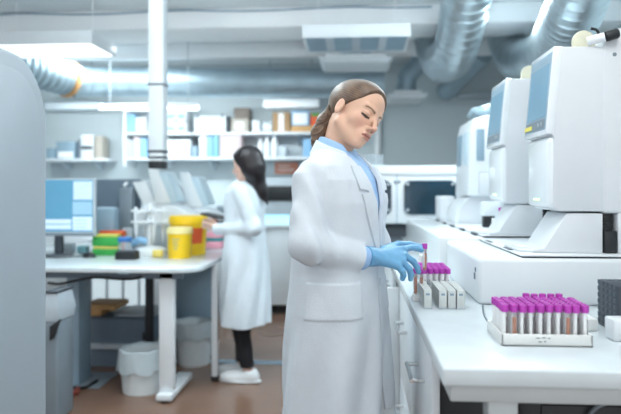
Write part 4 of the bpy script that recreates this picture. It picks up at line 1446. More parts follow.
# floor plate, cables
b = MB(); b.box((XY(66, 3.9), 3.88, 0.0), (XY(100, 3.9), 4.22, 0.006), 0.002)
solo('floor_plate', b, MATS['mid_grey'], 'flat grey plate on the floor below the low slate cabinet', 'plate')
b = MB(); b.tube([(XY(66, 3.8), 3.84, 0.012), (XY(72, 3.8), 3.80, 0.03), (XY(80, 3.8), 3.86, 0.012), (XY(90, 3.9), 3.95, 0.017), (XY(97, 4), 4.0, 0.017)], 0.010, 8, 6)
solo('floor_cable', b, MATS['black_rubber'], 'black cable coiling over the grey floor plate under the desk', 'cable')
b = MB(); b.tube([(XY(66, 3.75), 3.72, 0.02), (XY(71, 3.75), 3.70, 0.04), (XY(76, 3.75), 3.74, 0.02), (XY(74, 3.75), 3.80, 0.02)], 0.018, 8, 6)
solo('coiled_cable', b, MATS['coil_red'], 'short reddish coiled cable on the floor beside the tall pedal bin', 'cable')

# ---------------------------------------------------------------- back wall: counter, shelves and what stands on them
YW = YB - 0.015
Y = 6.35
zc = 0.92
r = thing('wall_cabinet', 'white base cabinet with dark plinth against the back wall between the two women', 'cabinet', (XY(280, Y), Y + 0.3, 0))
xa, xb = XY(225, Y), XY(352, Y)
b = MB(); b.box((xa, Y, 0.09), (xb, YW, zc - 0.04), 0.004); part('carcass', b, MATS['cabinet_white'], r)
b = MB(); b.box((xa, Y + 0.05, 0.0), (xb, YW - 0.02, 0.09)); part('plinth', b, MATS['black_plastic'], r)
for i in range(3):
    w_ = (xb - xa) / 3
    b = MB(); b.box((xa + w_ * i + 0.004, Y - 0.018, 0.10), (xa + w_ * (i + 1) - 0.004, Y - 0.001, zc - 0.045), 0.003); part('door', b, MATS['cabinet_white'], r)
b = MB(); b.box((-4.0, Y - 0.03, zc - 0.04), (xb, YW, zc), 0.006)
solo('wall_worktop', b, MATS['worktop_white'], 'white worktop along the back wall', 'worktop')
r = thing('wall_cabinet', 'long pale base cabinet against the back wall beyond the desks', 'cabinet', (-2.6, Y + 0.3, 0))
b = MB(); b.box((-3.95, Y, 0.09), (xa - 0.01, YW, zc - 0.042), 0.004); part('carcass', b, MATS['cabinet_white'], r)
b = MB(); b.box((-3.95, Y + 0.05, 0.0), (xa - 0.01, YW - 0.02, 0.09)); part('plinth', b, MATS['black_plastic'], r)
for i in range(4):
    w_ = (xa - 0.01 + 3.95) / 4
    b = MB(); b.box((-3.95 + w_ * i + 0.004, Y - 0.018, 0.10), (-3.95 + w_ * (i + 1) - 0.004, Y - 0.001, zc - 0.045), 0.003); part('door', b, MATS['cabinet_white'], r)

Y = 6.5
r = thing('microwave_oven', 'grey microwave-like oven with a dark front on the back worktop between the women', 'oven', (XY(281, Y), Y + 0.2, zc))
b = MB(); b.box((XY(262, Y), Y, zc + 0.10), (XY(300, Y), Y + 0.42, ZY(178, Y, 280)), 0.012, 2); part('housing', b, MATS['pale_grey'], r)
b = MB(); b.box((XY(263.5, Y), Y - 0.012, ZY(201, Y, 280)), (XY(299, Y), Y + 0.001, ZY(186, Y, 280)), 0.006); part('door', b, MATS['black_plastic'], r, 'dark door')
b = MB(); b.box((XY(263.5, Y), Y + 0.03, zc), (XY(299, Y), Y + 0.40, zc + 0.10), 0.004); part('base', b, MATS['cyan_glow'], r, 'pale cyan glow put in as a base block')  # cyan light on the counter, put in as a glowing block
b = MB(); b.box((XY(275, YW), YW - 0.006, ZY(174, YW, 286)), (XY(298.5, YW), YW, ZY(162.5, YW, 286)), 0.001)
b.mi = 1
b.box((XY(278, YW), YW - 0.008, ZY(166.5, YW, 286)), (XY(290, YW), YW - 0.005, ZY(165.3, YW, 286)))
b.box((XY(278, YW), YW - 0.008, ZY(170.5, YW, 286)), (XY(294, YW), YW - 0.005, ZY(169.3, YW, 286)))
solo('wall_notice', b, [MATS['salmon_paper'], MATS['paper']], 'salmon orange notice on the back wall above the microwave-like oven', 'notice')


def shelf(u0, u1, v, label, Y=6.86):
    z = ZY(v, Y, (u0 + u1) / 2)
    xa, xb = XY(u0, Y), XY(u1, Y)
    r = thing('wall_shelf', label, 'shelf', ((xa + xb) / 2, Y + 0.15, z - 0.03))
    b = MB(); b.box((xa, Y, z - 0.028), (xb, YW, z), 0.004); part('board', b, MATS['white_plastic'], r)
    n = max(2, int((xb - xa) / 0.7))
    for i in range(n):
        x = xa + (xb - xa) * (i + 0.5) / n
        k = MB(); k.prism([(Y + 0.06, z - 0.028), (YW, z - 0.028), (YW, z - 0.14), (YW - 0.02, z - 0.14)], x - 0.012, x + 0.012, 'x'); part('bracket', k, MATS['pale_grey'], r)
    return z, Y


zu, YS = shelf(164, 345, 132, 'upper white wall shelf holding cartons and white boxes behind the black-haired woman')
zl, _ = shelf(164, 345, 157, 'lower white wall shelf holding bottles and folders behind the black-haired woman')
zs, _ = shelf(42, 107, 158.5, 'short white wall shelf with small equipment above the monitor')
# open upright shelf unit beside the column
r = thing('shelf_unit', 'white open shelf unit on the wall between the monitor and white column', 'shelf', (XY(136, YS), YS + 0.15, ZY(168, YS, 136)))
for u in (123, 161.5):
    b = MB(); b.box((XY(u, YS), YS, ZY(166, YS, 136)), (XY(u, YS) + 0.035, YW, ZY(108, YS, 136)), 0.003); part('side_panel', b, MATS['white_plastic'], r)
for v in (158, 132.5, 109):
    b = MB(); b.box((XY(123, YS) + 0.035, YS, ZY(v, YS, 136) - 0.025), (XY(161.5, YS), YW, ZY(v, YS, 136)), 0.003); part('board', b, MATS['white_plastic'], r)
zA, zB = ZY(158, YS, 136), ZY(132.5, YS, 136)


def onshelf(u0, u1, vt, z, m, name, label, cat, shape='box', dy=0.03, dep=0.2, extra=None, group=None):
    ya = YS + dy
    z += 0.001
    xa, xb = XY(u0, ya), XY(u1, ya)
    zt = ZY(vt, ya, (u0 + u1) / 2)
    b = MB()
    if shape == 'box':
        b.box((xa, ya, z), (xb, ya + dep, zt), 0.006)
    elif shape == 'bottle':
        xm, rr = (xa + xb) / 2, (xb - xa) / 2
        h = zt - z
        b.lathe([(0, 0), (rr * 0.95, 0), (rr, 0.01), (rr, h * 0.72), (rr * 0.45, h * 0.86), (rr * 0.45, h), (0, h)], (xm, ya + rr, z), 16)
    elif shape == 'roll':
        xm, rr = (xa + xb) / 2, (xb - xa) / 2
        h = zt - z
        b.lathe([(rr * 0.3, h), (rr, h), (rr, 0), (rr * 0.3, 0)], (xm, ya + rr, z), 20)
    o = solo(name, b, MATS[m], label, cat, group)
    if extra:
        k = MB()
        a, c, d, e, mm, nm = extra
        k.box((xa + (xb - xa) * a, ya - 0.003, z + (zt - z) * d), (xa + (xb - xa) * c, ya + 0.001, z + (zt - z) * e), 0.001)
        part(nm, k, MATS[mm], o)
    return o


# upper shelf
for i, (u0, u1) in enumerate(((166, 176), (176.5, 186))):
    for j in range(2):
        z = zu if j == 0 else zu + 0.135
        xa, xb = XY(u0, YS + 0.02), XY(u1, YS + 0.02)
        b = MB(); b.box((xa, YS + 0.02, z + 0.001), (xb, YS + 0.24, z + 0.13), 0.01)
        o = solo('storage_bin', b, MATS['white_plastic'], f"white storage bin on the upper shelf, {'bottom' if j == 0 else 'top'} of stack {'nearer' if i == 0 else 'farther from'} the column", 'bin', 'white storage bins')
        k = MB(); k.box((xa + 0.02, YS + 0.016, z + 0.03), (xb - 0.02, YS + 0.021, z + 0.07), 0.001); part('label_card', k, MATS['blue_box'], o)
xa, xb = XY(193.5, YS), XY(225.5, YS)
b = MB(); b.box((xa, YS + 0.02, zu), (xb, YS + 0.25, ZY(115.5, YS, 210)), 0.01)
o = solo('lidded_case', b, MATS['white_gloss'], 'white case with a curved handle slot and clips on the upper shelf', 'case')
k = MB()
pts = [(XY(202 + 15 * t, YS), YS + 0.015, ZY(124 - 1.6 * math.sin(PI * t), YS, 210)) for t in np.linspace(0, 1, 7)]
k.tube(pts, 0.006, 8, 2); part('handle', k, MATS['pale_grey'], o, 'curved grey handle')
k = MB()
for u in (197, 222):
    k.box((XY(u, YS) - 0.012, YS + 0.012, ZY(117.5, YS, 210)), (XY(u, YS) + 0.012, YS + 0.022, ZY(114, YS, 210)), 0.002)
part('clip', k, MATS['slate'], o)
onshelf(226, 229, 116, zu, 'dark_grey', 'binder', 'thin dark binder between the white case and the cartons on the upper shelf', 'binder')
onshelf(231, 248, 118.5, zu, 'carton_pale', 'carton', 'pale carton with white label on the upper shelf, under the dark carton', 'carton', extra=(0.25, 0.75, 0.2, 0.75, 'paper', 'label_card'))
zt_ = ZY(118.5, YS + 0.03, 240)
onshelf(234, 249, 107.5, zt_, 'carton_dark', 'carton', 'dark brown carton on top of the pale carton on the upper shelf', 'carton')
onshelf(251, 260.5, 120.5, zu, 'white_plastic', 'paper_roll', 'white paper roll standing on the upper shelf beside the cartons', 'roll', 'roll')
onshelf(262.5, 272, 121.5, zu, 'pale_grey', 'supply_box', 'small grey box on the upper shelf between white roll and brown carton', 'box', extra=(0.1, 0.9, 0.3, 0.7, 'paper', 'label_card'))
onshelf(272.5, 290, 112, zu, 'carton', 'carton', 'brown carton with a white strip on the upper shelf, below the unlit batten', 'carton', extra=(0.35, 0.65, 0.0, 0.95, 'paper', 'tape_strip'))
onshelf(291, 318, 125.5, zu, 'wood', 'wooden_tray', 'low wooden tray on the upper shelf behind the ponytail', 'tray')
z_ = ZY(125.5, YS + 0.03, 305)
onshelf(291.5, 309, 110.5, z_, 'blue_box', 'supply_box', 'pale blue box with white panel in the wooden tray on the upper shelf', 'box', dep=0.12, extra=(0.08, 0.92, 0.1, 0.85, 'paper', 'label_card'))
onshelf(310.5, 320, 113, z_, 'red_orange', 'supply_box', 'orange-red box in the wooden tray right beside the ponytail', 'box', dep=0.12, extra=(0.1, 0.9, 0.75, 0.98, 'green_plastic', 'stripe'))
# lower shelf
onshelf(167, 190, 139.5, zl, 'white_plastic', 'supply_box', 'wide white box on the lower shelf right beside the column', 'box', extra=(0.1, 0.9, 0.55, 0.62, 'pale_grey', 'stripe'))
onshelf(191.5, 197, 146, zl, 'blue_grey', 'supply_box', 'small blue-grey box between the wide white box and the folders on the lower shelf', 'box')
onshelf(199, 206.5, 136, zl, 'white_plastic', 'folder', 'white upright folder on the lower shelf before the blue one', 'folder')
onshelf(207, 212.5, 136, zl, 'blue_box', 'folder', 'pale blue upright folder on the lower shelf between white and teal folders', 'folder')
onshelf(213, 218.5, 135, zl, 'teal_box', 'folder', 'teal upright folder on the lower shelf beside the pinkish carton', 'folder')
onshelf(219.5, 241, 134.5, zl, 'pinkish', 'carton', 'pinkish grey carton on the lower shelf above the black-haired head', 'carton')
for u0, u1, vt, lab in ((257.5, 262.5, 138, 'first white bottle past the black-haired head on the lower shelf'), (263.5, 269.5, 137, 'second white bottle past the black-haired head on the lower shelf'), (270.5, 277.5, 135.5, 'largest white bottle past the black-haired head on the lower shelf')):
    onshelf(u0, u1, vt, zl, 'white_plastic', 'reagent_bottle', lab, 'bottle', 'bottle', group='white bottles on the lower shelf')
onshelf(278.5, 286, 146, zl, 'pale_grey', 'supply_box', 'small pale grey box beside the largest white bottle on the lower shelf', 'box')
onshelf(303, 311.5, 139, zl, 'blue_box', 'supply_box', 'pale blue box on the lower shelf just left of the ponytail', 'box')
onshelf(252, 257, 148, zl, 'red_orange', 'supply_box', 'tiny dark red box on the lower shelf just behind the black-haired head', 'box')
# tall unit beside the column
onshelf(127, 135, 114, zB, 'blue_box', 'supply_box', 'pale blue box on the top of the open shelf unit', 'box')
onshelf(135.5, 146, 117, zB, 'white_plastic', 'supply_box', 'white box beside the pale blue box in the open shelf unit', 'box', extra=(0.1, 0.9, 0.2, 0.6, 'paper', 'label_card'))
onshelf(127, 133, 140, zA, 'pale_grey', 'supply_box', 'pale grey box on the lower board of the open shelf unit', 'box')
onshelf(133.5, 140, 137, zA, 'pinkish', 'supply_box', 'pinkish box in the middle of the open shelf unit\'s lower board', 'box')
onshelf(140.5, 146.5, 138, zA, 'blue_box', 'supply_box', 'pale blue box on the open shelf unit\'s lower board, right beside the column', 'box')
# short shelf by the monitor
onshelf(46, 55, 148, zs, 'blue_grey', 'supply_box', 'small blue-grey box at the end of the short shelf beside the grey machine', 'box')
onshelf(56, 75, 141.5, zs, 'blue_grey', 'centrifuge', 'wide blue-grey unit on the short shelf above the monitor', 'equipment', extra=(0.1, 0.9, 0.05, 0.4, 'paper', 'front_panel'))
onshelf(77, 80.5, 139, zs, 'slate', 'reagent_bottle', 'narrow dark bottle on the short shelf between the wide unit and white device', 'bottle', 'bottle')
onshelf(80.5, 93, 134.5, zs, 'white_plastic', 'scale', 'white device with a dark band on the short shelf above the monitor', 'equipment', extra=(0.05, 0.95, 0.38, 0.52, 'dark_grey', 'dark_band'))
onshelf(94.5, 102, 136, zs, 'carton_pale', 'carton', 'small beige carton at the column end of the short shelf', 'carton')
# hooks strip below short shelf
b = MB(); b.box((XY(52, YW), YW - 0.02, ZY(178, YW, 60)), (XY(70, YW), YW, ZY(162, YW, 60)), 0.003); b.mi = 1; b.box((XY(52, YW), YW - 0.03, ZY(161.5, YW, 60)), (XY(70, YW), YW, ZY(159.5, YW, 60)))
solo('wall_chart', b, [MATS['pale_grey'], MATS['dark_grey']], 'pale chart with a dark top bar on the wall above the monitor', 'chart')
# ================================================================ people


def sstep(x, a, b):
    t = np.clip((x - a) / (b - a), 0, 1)
    return t * t * (3 - 2 * t)


def vnoise(p, s, seed=0.0):
    """cheap smooth pseudo noise, -1..1"""
    x, y, z = p[:, 0] * s + seed, p[:, 1] * s + seed * 1.7, p[:, 2] * s + seed * 0.6
    return (np.sin(x + 1.3 * np.sin(y * 0.9 + z * 0.4)) * np.cos(z * 0.8 + 1.1 * np.sin(x * 0.7))
            + 0.5 * np.sin(2.1 * y + 1.9 * np.cos(z * 1.3 + x)))/1.5


class Pose:
    """body frame: x forward, y to the person's left, z up; head frame likewise"""

    def __init__(self, loc, rot, sc=1.0):
        self.loc, self.rot, self.sc = Vector(loc), rot, sc
        self.R = Matrix.Rotation(rot, 3, 'Z')

    def loc_of(self, w):
        return self.R.transposed() @ (Vector(w) - self.loc)

    def set_head(self, yaw, pitch, roll, eye_world):
        F0 = Vector((math.cos(yaw), -math.sin(yaw), 0))
        L0 = Vector((math.sin(yaw), math.cos(yaw), 0))
        U0 = Vector((0, 0, 1))
        Fw = F0 * math.cos(pitch) - U0 * math.sin(pitch)
        U = U0 * math.cos(pitch) + F0 * math.sin(pitch)
        Lw = L0 * math.cos(roll) - U * math.sin(roll)
        U = U * math.cos(roll) + L0 * math.sin(roll)
        Mw = Matrix((Fw, Lw, U)).transposed()          # columns
        self.Hm = self.R.transposed() @ Mw
        c = self.loc_of(eye_world)
        self.Hc = c - self.Hm @ Vector((0.088, 0, 0.004)) * self.sc
        self.HmN = np.array(self.Hm, np.float32)
        self.HcN = np.array(self.Hc, np.float32)

    def head_pt(self, q):
        return self.Hc + self.Hm @ (Vector(q) * self.sc)

    def to_head(self, p):
        return ((p - self.HcN) @ self.HmN) / self.sc


def head_sdf(q):
    y = np.abs(q[:, 1])
    m = np.stack([q[:, 0], y, q[:, 2]], 1)              # mirrored
    d = sd_ell(q, (-0.014, 0, 0.038), (0.091, 0.072, 0.075))
    d = smin(d, sd_ell(q, (0.032, 0, 0.038), (0.055, 0.060, 0.060)), 0.03)
    d = smin(d, sd_ell(q, (0.034, 0, -0.030), (0.053, 0.053, 0.070)), 0.03)
    d = smin(d, sd_cone(m, (0.066, 0.008, -0.087), (0.004, 0.050, -0.050), 0.014, 0.013), 0.028)
    d = smin(d, sd_sphere(q, (0.075, 0, -0.086), 0.0140), 0.018)
    d = smin(d, sd_sphere(m, (0.053, 0.040, -0.024), 0.018), 0.022)
    # sockets, lids, brow ridge
    d = smax(d, -sd_ell(m, (0.099, 0.031, 0.004), (0.017, 0.021, 0.014)), 0.012)
    d = smin(d, sd_sphere(m, (0.0715, 0.0315, 0.003), 0.0140), 0.005)
    d = smin(d, sd_cone(m, (0.087, 0.012, 0.024), (0.073, 0.046, 0.027), 0.005, 0.005), 0.012)
    # nose
    d = smin(d, sd_cone(q, (0.086, 0, 0.016), (0.109, 0, -0.026), 0.0060, 0.0075), 0.011)
    d = smin(d, sd_sphere(q, (0.110, 0, -0.0285), 0.0075), 0.006)
    d = smin(d, sd_ell(m, (0.096, 0.0115, -0.033), (0.011, 0.0065, 0.0065)), 0.006)
    # mouth
    d = smin(d, sd_ell(q, (0.080, 0, -0.058), (0.016, 0.026, 0.024)), 0.012)
    d = smin(d, sd_ell(q, (0.0955, 0, -0.0545), (0.007, 0.021, 0.0052)), 0.004)
    d = smin(d, sd_ell(q, (0.0940, 0, -0.0650), (0.0075, 0.018, 0.0060)), 0.004)
    d = smax(d, -sd_ell(q, (0.104, 0, -0.0600), (0.008, 0.024, 0.0018)), 0.003)
    # ears
    e = sd_ell(m, (-0.004, 0.0725, -0.006), (0.0155, 0.0075, 0.0275))
    e = smax(e, -sd_ell(m, (-0.001, 0.081, -0.003), (0.0095, 0.0055, 0.018)), 0.003)
    d = smin(d, e, 0.006)
    return d


def face_tone(q, c, dark):
    """colours of the face: lips, brows, lashes, a little blush; painted shade in lip line, lid crease and nostrils"""
    y, z, x = np.abs(q[:, 1]), q[:, 2], q[:, 0]

    def mix(c, col, w):
        return c * (1 - w[:, None]) + np.array(lin(col), np.float32) * w[:, None]
    fr = sstep(x, 0.045, 0.062)
    ch = np.exp(-(((y - 0.040) / 0.018) ** 2 + ((z + 0.028) / 0.018) ** 2)) * fr
    c = mix(c, 'd99a88', ch * 0.55)
    ns = np.exp(-((y / 0.014) ** 2 + ((z + 0.03) / 0.012) ** 2)) * sstep(x, 0.09, 0.1)
    c = mix(c, 'd39a88', ns * 0.5)
    lw = 0.0225 * (1 - 0.0)
    lip = sstep(1 - ((y / lw) ** 2 + ((z + 0.0595) / 0.0105) ** 2), -0.05, 0.25) * sstep(x, 0.078, 0.086)
    c = mix(c, 'c07a70', lip * 0.8)
    ln = np.exp(-((z + 0.0600) / 0.0014) ** 2) * (y < 0.021) * sstep(x, 0.08, 0.086)
    c = mix(c, '7a4038', ln * 0.8)  # dark of the closed mouth painted in
    t = np.clip((y - 0.013) / 0.036, 0, 1)
    bz = 0.0185 + 0.0060 * np.sin(t * 2.3)
    br = sstep(0.0030 - np.abs(z - bz) * (0.8 + 0.6 * t), -0.0008, 0.0012) * (y > 0.012) * (y < 0.050) * fr
    c = mix(c, dark, br * 0.8)
    t = np.clip((y - 0.017) / 0.029, 0, 1)
    ez = -0.0030 - 0.0030 * np.sin(t * PI)
    m = (y > 0.0165) * (y < 0.0475) * fr
    c = mix(c, '2b1d1a', sstep(0.0036 - np.abs(z - ez), -0.0008, 0.0010) * m * 0.95)
    c = mix(c, '4a3a34', np.exp(-(((y - 0.031) / 0.006) ** 2 + ((z - ez - 0.001) / 0.0035) ** 2)) * m * 0.8)
    c = mix(c, 'b08578', np.exp(-((z - ez - 0.0085) / 0.0025) ** 2) * m * 0.5)   # lid crease, its shade painted in
    no = np.exp(-(((y - 0.008) / 0.0035) ** 2 + ((z + 0.0385) / 0.0022) ** 2)) * sstep(x, 0.088, 0.094)
    c = mix(c, '6a3a30', no * 0.8)  # shade inside the nostrils painted in
    return c


# coat profile: z, half depth, half width, centre x
TAB = np.array([
    (0.50, 0.168, 0.215, 0.000), (0.60, 0.165, 0.212, 0.000), (0.75, 0.155, 0.206, -0.002), (0.90, 0.146, 0.198, -0.002),
    (1.02, 0.134, 0.182, 0.000), (1.14, 0.132, 0.178, 0.004), (1.24, 0.136, 0.186, 0.005), (1.31, 0.122, 0.186, 0.004),
    (1.355, 0.098, 0.165, 0.002), (1.385, 0.080, 0.120, -0.002), (1.41, 0.062, 0.078, -0.004), (1.47, 0.056, 0.060, 0.002)], np.float32)


def torso_sdf(p, off=0.0, dx=0.0):
    z = p[:, 2]
    a = np.interp(z, TAB[:, 0], TAB[:, 1]) + off
    b = np.interp(z, TAB[:, 0], TAB[:, 2]) + off
    cx = np.interp(z, TAB[:, 0], TAB[:, 3]) + dx
    x, y = (p[:, 0] - cx) / a, p[:, 1] / b
    k0 = (np.abs(x) ** 2.3 + np.abs(y) ** 2.3) ** (1 / 2.3)
    return (k0 - 1) * np.minimum(a, b) * 0.88


def make_person(cfg):
    po = cfg['pose']
    sc = po.sc

    def N(v):
        return np.array(v, np.float32)
    arms = []
    for a in cfg['arms']:
        arms.append([N(j) for j in a['joints']])        # shoulder, elbow, wrist (local)

    def cuff_dir(a):
        d = a[2] - a[1]
        return d / np.linalg.norm(d)

    def hand_sdf(p, h, off):
        d = None
        w = N(h['wrist'])
        for kn, col in h['fingers']:
            e = sd_cone(p, w, kn, 0.021 + off, 0.0125 + off)
            d = e if d is None else smin(d, e, 0.012)
        f = None
        for kn, col in h['fingers']:
            e = sd_chain(p, [kn] + col, [0.0108 + off, 0.0098 + off, 0.0092 + off, 0.0080 + off][:len(col) + 1], 0.004)
            f = e if f is None else np.minimum(f, e)
        d = smin(d, f, 0.005)
        th = h['thumb']
        d = smin(d, sd_chain(p, th, [0.017 + off, 0.0115 + off, 0.0105 + off, 0.0085 + off], 0.005), 0.010)
        return d

    nb = N(cfg['neck_base'])
    nt = N(po.head_pt((-0.022, 0, -0.045)))

    def body(p):
        q = po.to_head(p)
        d = head_sdf(q) * sc
        d = smin(d, sd_cone(p, nt, nb, 0.046 * sc, 0.052 * sc), 0.022)
        pt = p / sc
        t = smax(torso_sdf(pt, -0.030), np.maximum(0.86 - pt[:, 2], pt[:, 2] - 1.385), 0.03) * sc
        d = smin(d, t, 0.03)
        for a in arms:
            d = smin(d, sd_chain(p, a, [0.045, 0.036, 0.026], 0.02), 0.02)
        for h in cfg['hands']:
            d = smin(d, hand_sdf(p, h, -0.0025), 0.01)
        for lg in cfg['legs']:
            d = smin(d, sd_chain(p, [N(j) for j in lg], [0.070, 0.048, 0.032], 0.02), 0.03)
            fx = N(lg[2])
            d = smin(d, sd_cone(p, fx + N((-0.02, 0, -0.045)), fx + N((0.12, 0, -0.055)), 0.028, 0.022), 0.02)
        return d

    skin = cfg['skin']

    def tone(v):
        c = np.tile(N(lin(cfg['skin_tone'])), (len(v), 1))
        q = po.to_head(v)
        near = (q[:, 2] > -0.12)
        cc = face_tone(q, c, cfg['brow'])
        return np.where(near[:, None], cc, c)

    lo, hi = cfg['bounds']
    me = sdf_mesh('person', body, lo, hi, cfg['h_body'], skin, 1, tone)
    root = bpy.data.objects.new('person', me)
    root.location = po.loc
    root.rotation_euler = (0, 0, po.rot)
    COL.objects.link(root)
    tag(root, cfg['label'], 'person')

    def kid(name, f, lo, hi, h, m, smooth=1, color=None, parent=None, label=None):
        me = sdf_mesh(name, f, lo, hi, h, m, smooth, color)
        o = bpy.data.objects.new(name, me)
        COL.objects.link(o)
        o.parent = parent or root
        if label:
            o['label'] = label
        return o

    hem, top = cfg['hem'], 1.45 * sc

    def vhalf(z):                                        # half width of the front opening
        z = z / sc
        return np.where(z > 1.05, 0.058 * sstep(z, 1.05, 1.39),
                        np.where(z < 0.95, 0.004 + cfg['gap'] * np.clip((0.95 - z) / 0.4, 0, 1), 0.003))

    def sleeve(p, off):
        d = None
        for a in arms:
            e = sd_chain(p, a, [0.070 * sc + off, 0.058 * sc + off, 0.044 * sc + off], 0.03)
            d = e if d is None else np.minimum(d, e)
        return d

    def coat(p):
        pt = p / sc
        z, x, y = pt[:, 2], pt[:, 0], pt[:, 1]
        ang = np.arctan2(y, x)
        t = torso_sdf(pt) * sc
        t = t + 0.0085 * sstep(1.02 - z, 0, 0.3) * np.sin(ang * 8 + 2.0 * np.sin(z * 5) + 1.0)
        t = t + 0.0042 * vnoise(pt * np.array([1, 1, 0.28], np.float32), 22, 2.0) + 0.0008 * vnoise(pt * np.array([1, 1, 0.5], np.float32), 50, 5.0)
        so, si = None, None
        for i, a in enumerate(arms):
            e = sd_chain(p, a, [0.057 * sc, 0.050 * sc, 0.041 * sc], 0.03)
            el = a[1]
            u = (p - el) @ cuff_dir(a)
            w = np.exp(-(u / 0.13) ** 2)
            e = e + 0.0042 * cfg.get('fold', 1) * w * np.sin((u * 70 + (p[:, 2] - el[2]) * 45) + 2 * np.sin(p[:, 1] * 30)) + 0.0020 * vnoise(p, 34, 3 + i)
            cut = (p - a[2]) @ cuff_dir(a)
            so_i = smax(e, cut, 0.004)
            so = so_i if so is None else np.minimum(so, so_i)
            si = e if si is None else np.minimum(si, e)
        k = 0.012 * sc
        out = smin(t, so, k)
        inn = smin(t, si, k) + 0.009
        # lapels and pocket stand a little proud
        w = vhalf(p[:, 2])
        ay = np.abs(y)
        lw = 0.070 * sstep(z, 1.05, 1.27) * (1 - 0.45 * sstep(z, 1.315, 1.33)) * (1 - 0.0 * z)
        lap = sstep(lw + w / sc - ay, 0, 0.0025) * (z > 1.05) * (x > 0.0)
        out = out - 0.0 * lap
        pk = sstep(0.056 - np.abs(z - 0.945), 0, 0.004) * sstep(0.078 - np.abs(x - 0.058), 0, 0.004) * (np.abs(y) > 0.10)
        out = out - 0.003 * pk * cfg.get('pocket', 1)
        hd = hem + 0.006 * np.sin(ang * 3)
        tp = (1.410 - 0.38 * np.clip(x, -0.09, 0.08)) * sc
        d = np.maximum(out, np.maximum(hd - p[:, 2], p[:, 2] - tp))
        d = np.maximum(d, -inn)
        # the collar: a turned-down ring round the neck
        c0 = N((cfg['neck_base'][0] * 0.55 / 1.0 - 0.004, 0, 0))
        rx = np.sqrt(((p[:, 0] - c0[0]) / 1.02) ** 2 + (p[:, 1] / 1.0) ** 2)
        rz = p[:, 2] / sc
        r0 = (0.094 - 0.50 * (rz - 1.372)) * sc
        col = np.maximum(np.abs(rx - r0) - 0.0055, np.maximum(tp - 0.045 - p[:, 2], p[:, 2] - tp - 0.010))
        d = smin(d, col, 0.006)
        # front opening
        cutv = np.maximum(np.abs(p[:, 1]) - w, -(p[:, 0] - 0.02))
        d = np.maximum(d, -cutv)
        return d

    co = kid('lab_coat', coat, lo, (hi[0], hi[1], top + 0.03), cfg['h_coat'], cfg['coat_mat'], 1)

    def shirt(p):
        pt = p / sc
        z = pt[:, 2]
        t = torso_sdf(pt, -0.013) * sc + 0.0015 * vnoise(pt, 40, 1)
        d = np.maximum(t, np.maximum(0.90 - z, z - 1.405) * sc)
        for a in arms:
            e = sd_chain(p, a, [0.038 * sc, 0.027 * sc, 0.0385 * sc], 0.02)
            e = np.maximum(e, (p - a[2]) @ cuff_dir(a) - 0.022)
            d = np.minimum(d, e)
        # collar with points
        ax = nt - nb
        ax = ax / np.linalg.norm(ax)
        r = p - nb
        hgt = r @ ax
        rad = np.sqrt(np.maximum(1e-9, (r * r).sum(1) - hgt * hgt))
        r0 = (0.073 - 0.17 * (hgt + 0.01)) * sc
        low = -0.016 - 0.050 * sstep(p[:, 0], 0.0, 0.06)
        c = np.maximum(np.abs(rad - r0) - 0.004, np.maximum(low - hgt, hgt - 0.052 + 0.25 * np.clip(p[:, 0] - nb[0], -0.02, 0.06)))
        slit = np.maximum(np.abs(p[:, 1]) - 0.010 - 0.5 * np.clip(hgt + 0.03, 0, 0.1), -(p[:, 0] - nb[0] - 0.01))
        c = np.maximum(c, -slit)
        return np.minimum(d, c)
    kid('shirt', shirt, lo, (hi[0], hi[1], 1.50 * sc), cfg['h_coat'], cfg['shirt_mat'], 1)

    def trousers(p):
        d = None
        for lg in cfg['legs']:
            j = [N(q) for q in lg]
            e = sd_chain(p, j, cfg['leg_r'], 0.02) + 0.002 * vnoise(p, 35, 4)
            d = e if d is None else smin(d, e, 0.02)
        return np.maximum(d, cfg['legs'][0][2][2] + 0.0 - p[:, 2])
    kid('trousers', trousers, (lo[0], lo[1], 0.0), (hi[0], hi[1], 0.98 * sc), cfg['h_coat'] * 1.2, cfg['trouser_mat'], 1)

    for lg in cfg['legs']:
        a = N(lg[2])

        def shoe(p, a=a):
            q = p - N((a[0], a[1], 0))
            d = sd_ell(q, (0.055, 0, 0.035), (0.135, 0.046, 0.042))
            d = smin(d, sd_ell(q, (-0.025, 0, 0.055), (0.050, 0.040, 0.050)), 0.03)
            d = smin(d, sd_ell(q, (0.11, 0, 0.022), (0.075, 0.043, 0.030)), 0.02)
            d = np.maximum(d, 0.003 - q[:, 2])
            d = np.maximum(d, -np.maximum(sd_cone(q, (-0.02, 0, 0.07), (-0.02, 0, 0.2), 0.030, 0.036), 0.07 - q[:, 2]))
            sole = np.maximum(sd_ell(q, (0.050, 0, 0.012), (0.145, 0.051, 0.06)), np.abs(q[:, 2] - 0.011) - 0.009)
            return np.minimum(d, sole)
        kid('shoe', shoe, (a[0] - 0.13, a[1] - 0.07, -0.01), (a[0] + 0.23, a[1] + 0.07, 0.14), 0.005, cfg['shoe_mat'], 1)

